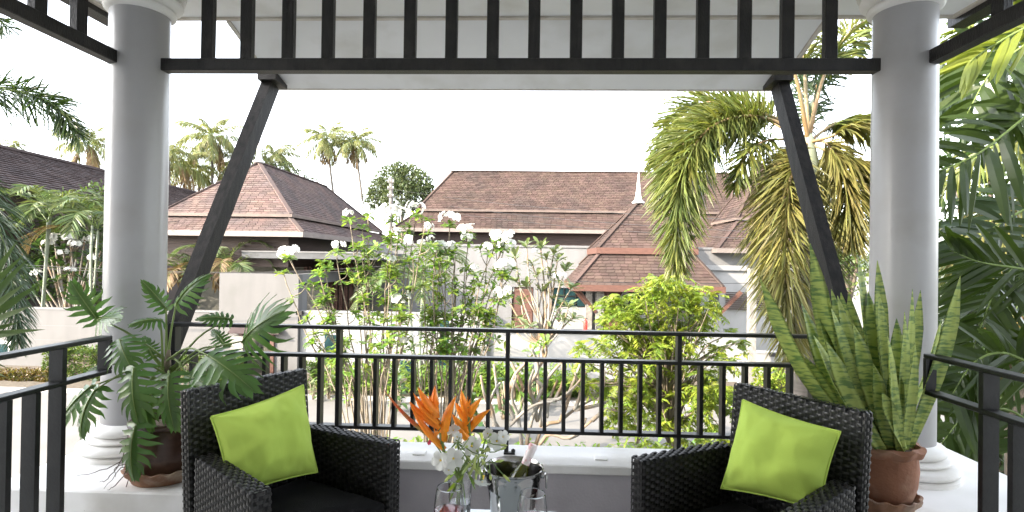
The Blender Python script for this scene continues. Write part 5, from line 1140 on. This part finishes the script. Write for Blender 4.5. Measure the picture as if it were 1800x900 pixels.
# ---- foxtail palms
def fox(lab, base, crown, fr, rr, tr=.16, shaft=.75):
    base, crown = V(base), V(crown); t = thing('foxtail_palm', lab, 'palm tree', base, 'foxtail palms'); b = MB()
    low = crown - V((0, 0, shaft)); pts = spline([base, base.lerp(low, .5), low], 60); b.tube(pts, [tr * (1.12 - .2 * i / 59) + (.006 if i % 2 else 0) for i in range(60)], 16); b.build('trunk', palmt, t)
    b = MB(); b.tube(spline([low, low.lerp(crown, .5), crown], 8), [tr * .95, tr * 1.02, tr * 1.0, tr * .92, tr * .8, tr * .7, tr * .55, tr * .35], 16); b.build('crownshaft', shaft_g, t)
    for (pts, n, L, W, mode, m, st_, rad, rm, dr) in fr:
        frond_part(t, m, [crown + V((0, 0, -.10))] + pts, n, L, W, mode, .55, dr, st_, rr, rad, .25, .1, rm=rm, per=1 if mode == 'pinnate' else 1)
rf = random.Random(5); YF = 6.6
def P(*q): return [at(a, c, YF + (q_[2] if len(q_) > 2 else 0)) for q_ in q for (a, c) in ((q_[0], q_[1]),)]
cr = at(1421, 236, YF); ba = V((at(1408, 660, YF).x, YF, GZ))
FX = [
 (P((1365, 208, .2), (1298, 196, .1), (1228, 225, .0), (1180, 290, -.1), (1165, 360, -.1)), 420, .56, .020, 'plumose', l_fox, .22, .024, petorange, .28),
 (P((1400, 262, .1), (1370, 300, .1), (1355, 370, .0), (1352, 450, .0), (1362, 540, .0)), 380, .50, .020, 'plumose', l_foxy, .2, .024, petorange, .3),
 (P((1362, 213), (1300, 205, -.1), (1240, 232, -.2), (1203, 300, -.3), (1190, 390, -.35), (1192, 470, -.35)), 546, 0.59, .020, 'plumose', l_fox, .20, .026, petorange, .25),
 (P((1370, 222, .5), (1310, 190, .7), (1240, 180, .9), (1180, 220, 1.0), (1150, 290, 1.05)), 384, 0.61, .020, 'plumose', l_fox, .22, .026, petorange, .25),
 (P((1375, 245), (1340, 250, -.2), (1310, 275, -.3), (1290, 330, -.3)), 110, .36, .024, 'plumose', l_fox, .35, .022, petorange, .35),
 (P((1404, 268, -.2), (1390, 310, -.35), (1383, 390, -.45), (1380, 480, -.5), (1386, 560, -.5), (1392, 625, -.5)), 391, 0.61, .020, 'plumose', l_foxy, .16, .026, petorange, .3),
 (P((1412, 270, .4), (1425, 320, .6), (1440, 400, .7), (1450, 470, .7), (1452, 520, .7)), 343, 0.54, .020, 'plumose', l_fox, .2, .024, petorange, .3),
 (P((1450, 250, -.1), (1475, 290, -.2), (1492, 360, -.25), (1500, 430, -.25)), 303, 0.51, .020, 'plumose', l_foxy, .25, .022, petorange, .35),
 (P((1455, 225, .2), (1490, 210, .3), (1530, 208, .4), (1580, 240, .4)), 110, .46, .03, 'pinnate', l_fox, .3, .024, petorange, .6),
 (P((1460, 240, -.3), (1500, 222, -.4), (1545, 230, -.5), (1590, 280, -.5)), 90, .5, .03, 'pinnate', l_foxy, .3, .022, petorange, .6),
 (P((1465, 270, -.2), (1500, 280, -.3), (1540, 300, -.3), (1560, 360, -.3)), 80, .55, .032, 'pinnate', l_foxy, .2, .022, petorange, .8),
 (P((1405, 160, -.2), (1385, 90, -.3), (1365, 20, -.4), (1340, -60, -.5)), 120, .46, .026, 'plumose', l_fox, .42, .028, petorange, .2),
 (P((1416, 150, .2), (1414, 90, .3), (1424, 20, .4), (1440, -60, .4)), 130, .46, .026, 'plumose', l_fox, .34, .028, petorange, .2),
 (P((1440, 160), (1462, 105, .1), (1500, 50, .2), (1560, 20, .2)), 130, .46, .026, 'plumose', l_fox, .38, .026, petorange, .25),
 (P((1430, 190, .6), (1440, 140, .9), (1470, 100, 1.2), (1520, 80, 1.3)), 120, .46, .026, 'plumose', l_blue, .12, .026, petorange, .25),
 (P((1420, 190, .8), (1410, 150, 1.0), (1405, 110, 1.2), (1390, 60, 1.4)), 110, .46, .026, 'plumose', l_blue, .10, .026, petorange, .25)]
fox('large foxtail palm with drooping bushy fronds beside the right column', ba, cr, FX, rf, .125, .62)
tree('broadleaf_tree', 'dark bushy tree behind the foxtail palm', 1480, 430, 14, [(1470, 420, 0, .55), (1500, 440, 0, .6), (1515, 400, 0, .5), (1490, 480, 0, .6), (1450, 470, .3, .5), (1520, 340, .3, .5), (1500, 300, .5, .4)], 3600, .10, l_hedge)
YF = 5.2
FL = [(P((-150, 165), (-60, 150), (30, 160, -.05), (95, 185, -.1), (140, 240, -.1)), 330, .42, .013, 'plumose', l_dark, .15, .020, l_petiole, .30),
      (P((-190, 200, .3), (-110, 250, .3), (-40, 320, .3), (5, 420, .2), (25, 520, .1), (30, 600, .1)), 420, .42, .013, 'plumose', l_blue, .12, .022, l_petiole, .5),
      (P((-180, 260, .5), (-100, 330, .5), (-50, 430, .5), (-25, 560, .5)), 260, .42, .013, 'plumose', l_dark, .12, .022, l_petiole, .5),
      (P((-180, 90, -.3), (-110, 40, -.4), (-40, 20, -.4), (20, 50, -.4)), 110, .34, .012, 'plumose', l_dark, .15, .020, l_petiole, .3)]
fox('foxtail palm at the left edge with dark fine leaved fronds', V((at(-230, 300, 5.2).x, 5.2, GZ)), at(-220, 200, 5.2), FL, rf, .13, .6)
# ---- spiky plant at lower left
t = thing('spiky_plant', 'spiky sword leaved plant at the lower left edge outside the railing', 'plant', tuple(V((at(-120, 640, 3.6).x, 3.6, GZ))))
b = MB(); hc = at(-110, 590, 3.6); b.tube(spline([V((hc.x, 3.6, GZ)), V((hc.x - .05, 3.65, (GZ + hc.z) / 2)), hc], 8), .045, 8); b.build('stem', palmt, t)
for (tx, ty, sx, sy, dy) in ((36, 420, -60, 560, 0), (50, 445, -70, 560, .2), (56, 452, -60, 575, -.1), (82, 497, -50, 580, .1), (45, 530, -70, 590, .3), (48, 500, -60, 580, -.2), (37, 573, -80, 600, .1), (82, 584, -80, 596, 0), (35, 592, -90, 605, -.2), (12, 655, -80, 610, .1), (15, 672, -90, 620, -.1), (2, 415, -80, 560, .3), (-20, 440, -100, 560, 0), (20, 480, -90, 570, .4), (-60, 420, -120, 560, .1), (60, 540, -70, 590, -.3)):
    a, c = at(sx, sy, 3.6 + dy * .3), at(tx, ty, 3.5 + dy); b = MB(); b.blade(a, (c - a) + V((0, 0, .05)), V((.15, -.5, 1)), (c - a).length, .042, .04, ((0, .6), (.2, .95), (.5, 1), (.75, .7)), .16); b.build('leaf', l_spike, t)
t = thing('spiky_plant', 'small spiky plant behind the bars of the left side railing', 'plant', tuple(V((at(-20, 880, 3.4).x, 3.4, GZ))))
for (tx, ty, sx, sy, dy) in ((12, 845, -10, 940, 0), (38, 850, 0, 960, .1), (52, 818, 15, 960, .2), (100, 812, 60, 960, .1), (110, 800, 70, 960, .2), (30, 880, -30, 960, 0), (5, 700, -30, 760, .3), (8, 790, -40, 900, .1)):
    a, c = at(sx, sy, 3.4 + dy * .3), at(tx, ty, 3.4 + dy); b = MB(); b.blade(a, (c - a), V((1, -.5, .3)), (c - a).length, .035, .02, ((0, .6), (.2, .95), (.5, 1), (.75, .7)), .16); b.build('leaf', l_frangi, t)
b = MB(); c0 = at(-10, 940, 3.4); b.tube([V((c0.x, 3.4, GZ)), V((c0.x, 3.4, c0.z))], .03, 7); b.build('stem', palmt, t)
# ---- broad fronds of the palms beside the right railing
t = thing('macarthur_palm' if False else 'broad_leaved_palm', 'broad leaved palm clump filling the right edge outside the railing', 'palm tree', tuple(V((at(1900, 600, 5.0).x, 5.0, GZ))))
hd = at(1930, 330, 5.2); b = MB()
for k in range(4): b.tube(spline([V((hd.x + .15 * k, 5.0 + .2 * k, GZ)), V((hd.x + .1 * k, 5.1 + .2 * k, -1)), hd + V((.1 * k, .2 * k, -.3 * k))], 8), .06, 8)
b.build('canes', shaft_g, t)
rb = random.Random(9); leafcount = 0
def broad(pts, n, L, W, m, dr=.35, fw=.55, lift=.1, rad=.016, sides=(-1, 1), st_=.05):
    """one frond: rachis plus wide pleated leaflets, each leaflet a piece of its own"""
    global leafcount
    K = 24; P_ = spline([at(*p) for p in pts], K); o = MB().tube(P_, [rad * (1 - .8 * i / 23) for i in range(K)], 7).build('frond', l_petiole, t)
    for i in range(n):
        tt = st_ + (1 - st_) * (i + rb.uniform(-.2, .2) + .5) / n; f = min(max(tt, 0), .999) * (K - 1); j = min(int(f), K - 2); p = P_[j].lerp(P_[j + 1], f - j); T = (P_[j + 1] - P_[j]).normalized()
        vw = (p - CAM).normalized(); S = T.cross(vw).normalized(); S = (S + V((rb.uniform(-.2, .2), rb.uniform(-.5, .5), rb.uniform(-.2, .2)))).normalized()
        for sd_ in sides:
            l = L * (.7 + .4 * math.sin(min(1, tt + .12) * math.pi)) * rb.uniform(.85, 1.12); d = (T * fw * (1 + .8 * tt) + S * sd_ + V((0, rb.uniform(-.25, .25), lift))).normalized()
            b = MB(); wv_ = T + V((0, rb.uniform(-.5, .5), rb.uniform(-.2, .2))); b.blade(p, d, wv_, l, W * rb.uniform(.8, 1.15), dr * rb.uniform(.5, 1.3), ((0, .30), (.12, .75), (.35, 1), (.62, .95), (.85, .6), (.96, .3)), .20); b.build('leaflet', m, o, False); leafcount += 1
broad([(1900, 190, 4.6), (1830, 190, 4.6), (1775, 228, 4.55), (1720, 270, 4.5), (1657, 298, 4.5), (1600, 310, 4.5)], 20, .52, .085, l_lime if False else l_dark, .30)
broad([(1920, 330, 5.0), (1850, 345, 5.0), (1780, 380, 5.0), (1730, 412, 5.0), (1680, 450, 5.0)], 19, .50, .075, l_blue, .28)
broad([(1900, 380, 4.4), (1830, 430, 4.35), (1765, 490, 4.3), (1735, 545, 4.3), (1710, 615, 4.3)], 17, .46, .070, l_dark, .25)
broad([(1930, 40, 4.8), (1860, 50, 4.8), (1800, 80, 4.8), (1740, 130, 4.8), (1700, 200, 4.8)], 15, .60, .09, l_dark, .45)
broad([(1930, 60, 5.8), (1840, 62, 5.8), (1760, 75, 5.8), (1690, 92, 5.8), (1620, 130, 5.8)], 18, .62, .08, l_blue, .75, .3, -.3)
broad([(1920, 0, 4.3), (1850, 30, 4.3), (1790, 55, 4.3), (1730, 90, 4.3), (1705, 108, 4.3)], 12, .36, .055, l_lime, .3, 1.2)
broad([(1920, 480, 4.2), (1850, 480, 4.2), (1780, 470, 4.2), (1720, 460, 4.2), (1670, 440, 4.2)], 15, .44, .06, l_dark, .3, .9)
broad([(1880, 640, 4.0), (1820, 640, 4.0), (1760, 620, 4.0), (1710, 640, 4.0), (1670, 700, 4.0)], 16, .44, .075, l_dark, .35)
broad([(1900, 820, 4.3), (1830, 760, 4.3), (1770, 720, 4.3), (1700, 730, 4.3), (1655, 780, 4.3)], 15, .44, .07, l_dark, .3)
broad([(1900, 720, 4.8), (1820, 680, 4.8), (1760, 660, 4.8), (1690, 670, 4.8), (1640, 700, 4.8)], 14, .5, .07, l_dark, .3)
def mixf(lab, items, rr):
    t2 = thing('feather_palm', lab, 'palm tree', tuple(V((at(1950, 600, 7.6).x, 7.6, GZ)))); b = MB(); b.tube([V((at(1950, 600, 7.6).x, 7.6, GZ)), at(1950, 300, 7.6)], .10, 10); b.build('trunk', palmt, t2)
    for (pts, n, L, W, m, mode) in items: frond_part(t2, m, [at(*p) for p in pts], n, L, W, mode, .6, .5, .08, rr, .02, .3, .05)
mixf('feathery palm with olive fronds behind the broad leaved clump', [
 ([(1950, 200, 7.6), (1850, 120, 7.4), (1760, 60, 7.3), (1680, 50, 7.2)], 70, .8, .045, l_lime, 'pinnate'), ([(1950, 250, 7.6), (1840, 230, 7.5), (1740, 260, 7.4), (1660, 330, 7.4)], 70, .8, .045, l_fox, 'pinnate'),
 ([(1950, 300, 7.6), (1850, 320, 7.5), (1750, 380, 7.4), (1680, 470, 7.4)], 70, .8, .045, l_foxy, 'pinnate'), ([(1950, 320, 7.6), (1880, 420, 7.5), (1800, 520, 7.5), (1740, 640, 7.5)], 80, .8, .045, l_dark, 'pinnate'),
 ([(1950, 320, 7.6), (1900, 480, 7.6), (1840, 600, 7.6), (1800, 720, 7.6)], 80, .8, .045, l_foxy, 'pinnate'), ([(1950, 260, 7.9), (1830, 180, 8), (1720, 150, 8), (1640, 200, 8)], 70, .85, .05, l_dark, 'pinnate'),
 ([(1950, 300, 8.2), (1830, 420, 8.2), (1740, 520, 8.2), (1670, 620, 8.2)], 80, .85, .05, l_dark, 'pinnate'), ([(1950, 340, 8.0), (1860, 560, 8.0), (1760, 700, 8.0), (1690, 800, 8.0)], 80, .85, .05, l_dark, 'pinnate'), ([(1950, 350, 8.4), (1850, 350, 8.4), (1760, 380, 8.4), (1660, 400, 8.4)], 80, .9, .06, l_dark, 'pinnate'), ([(1960, 150, 8.4), (1850, 80, 8.4), (1750, 0, 8.4), (1660, -40, 8.4)], 80, .9, .06, l_lime, 'pinnate')], rb)
tree('broadleaf_tree', 'dark leafy thicket low at the right edge', 1750, 560, 9.5, [(1680, 560, 0, .7), (1740, 520, .3, .8), (1800, 560, 0, .8), (1700, 640, 0, .7), (1780, 660, 0, .8), (1720, 740, 0, .7), (1800, 770, 0, .8), (1680, 440, .5, .7), (1760, 420, .5, .8), (1680, 320, .8, .7), (1800, 330, .8, .9), (1740, 250, .8, .7)], 6000, .16, l_dark)
tree('flowering_shrub', 'orange tinted shrub low at the right edge', 1785, 600, 7.0, [(1780, 590, 0, .25), (1795, 620, 0, .22), (1770, 640, 0, .2)], 700, .09, l_orange)
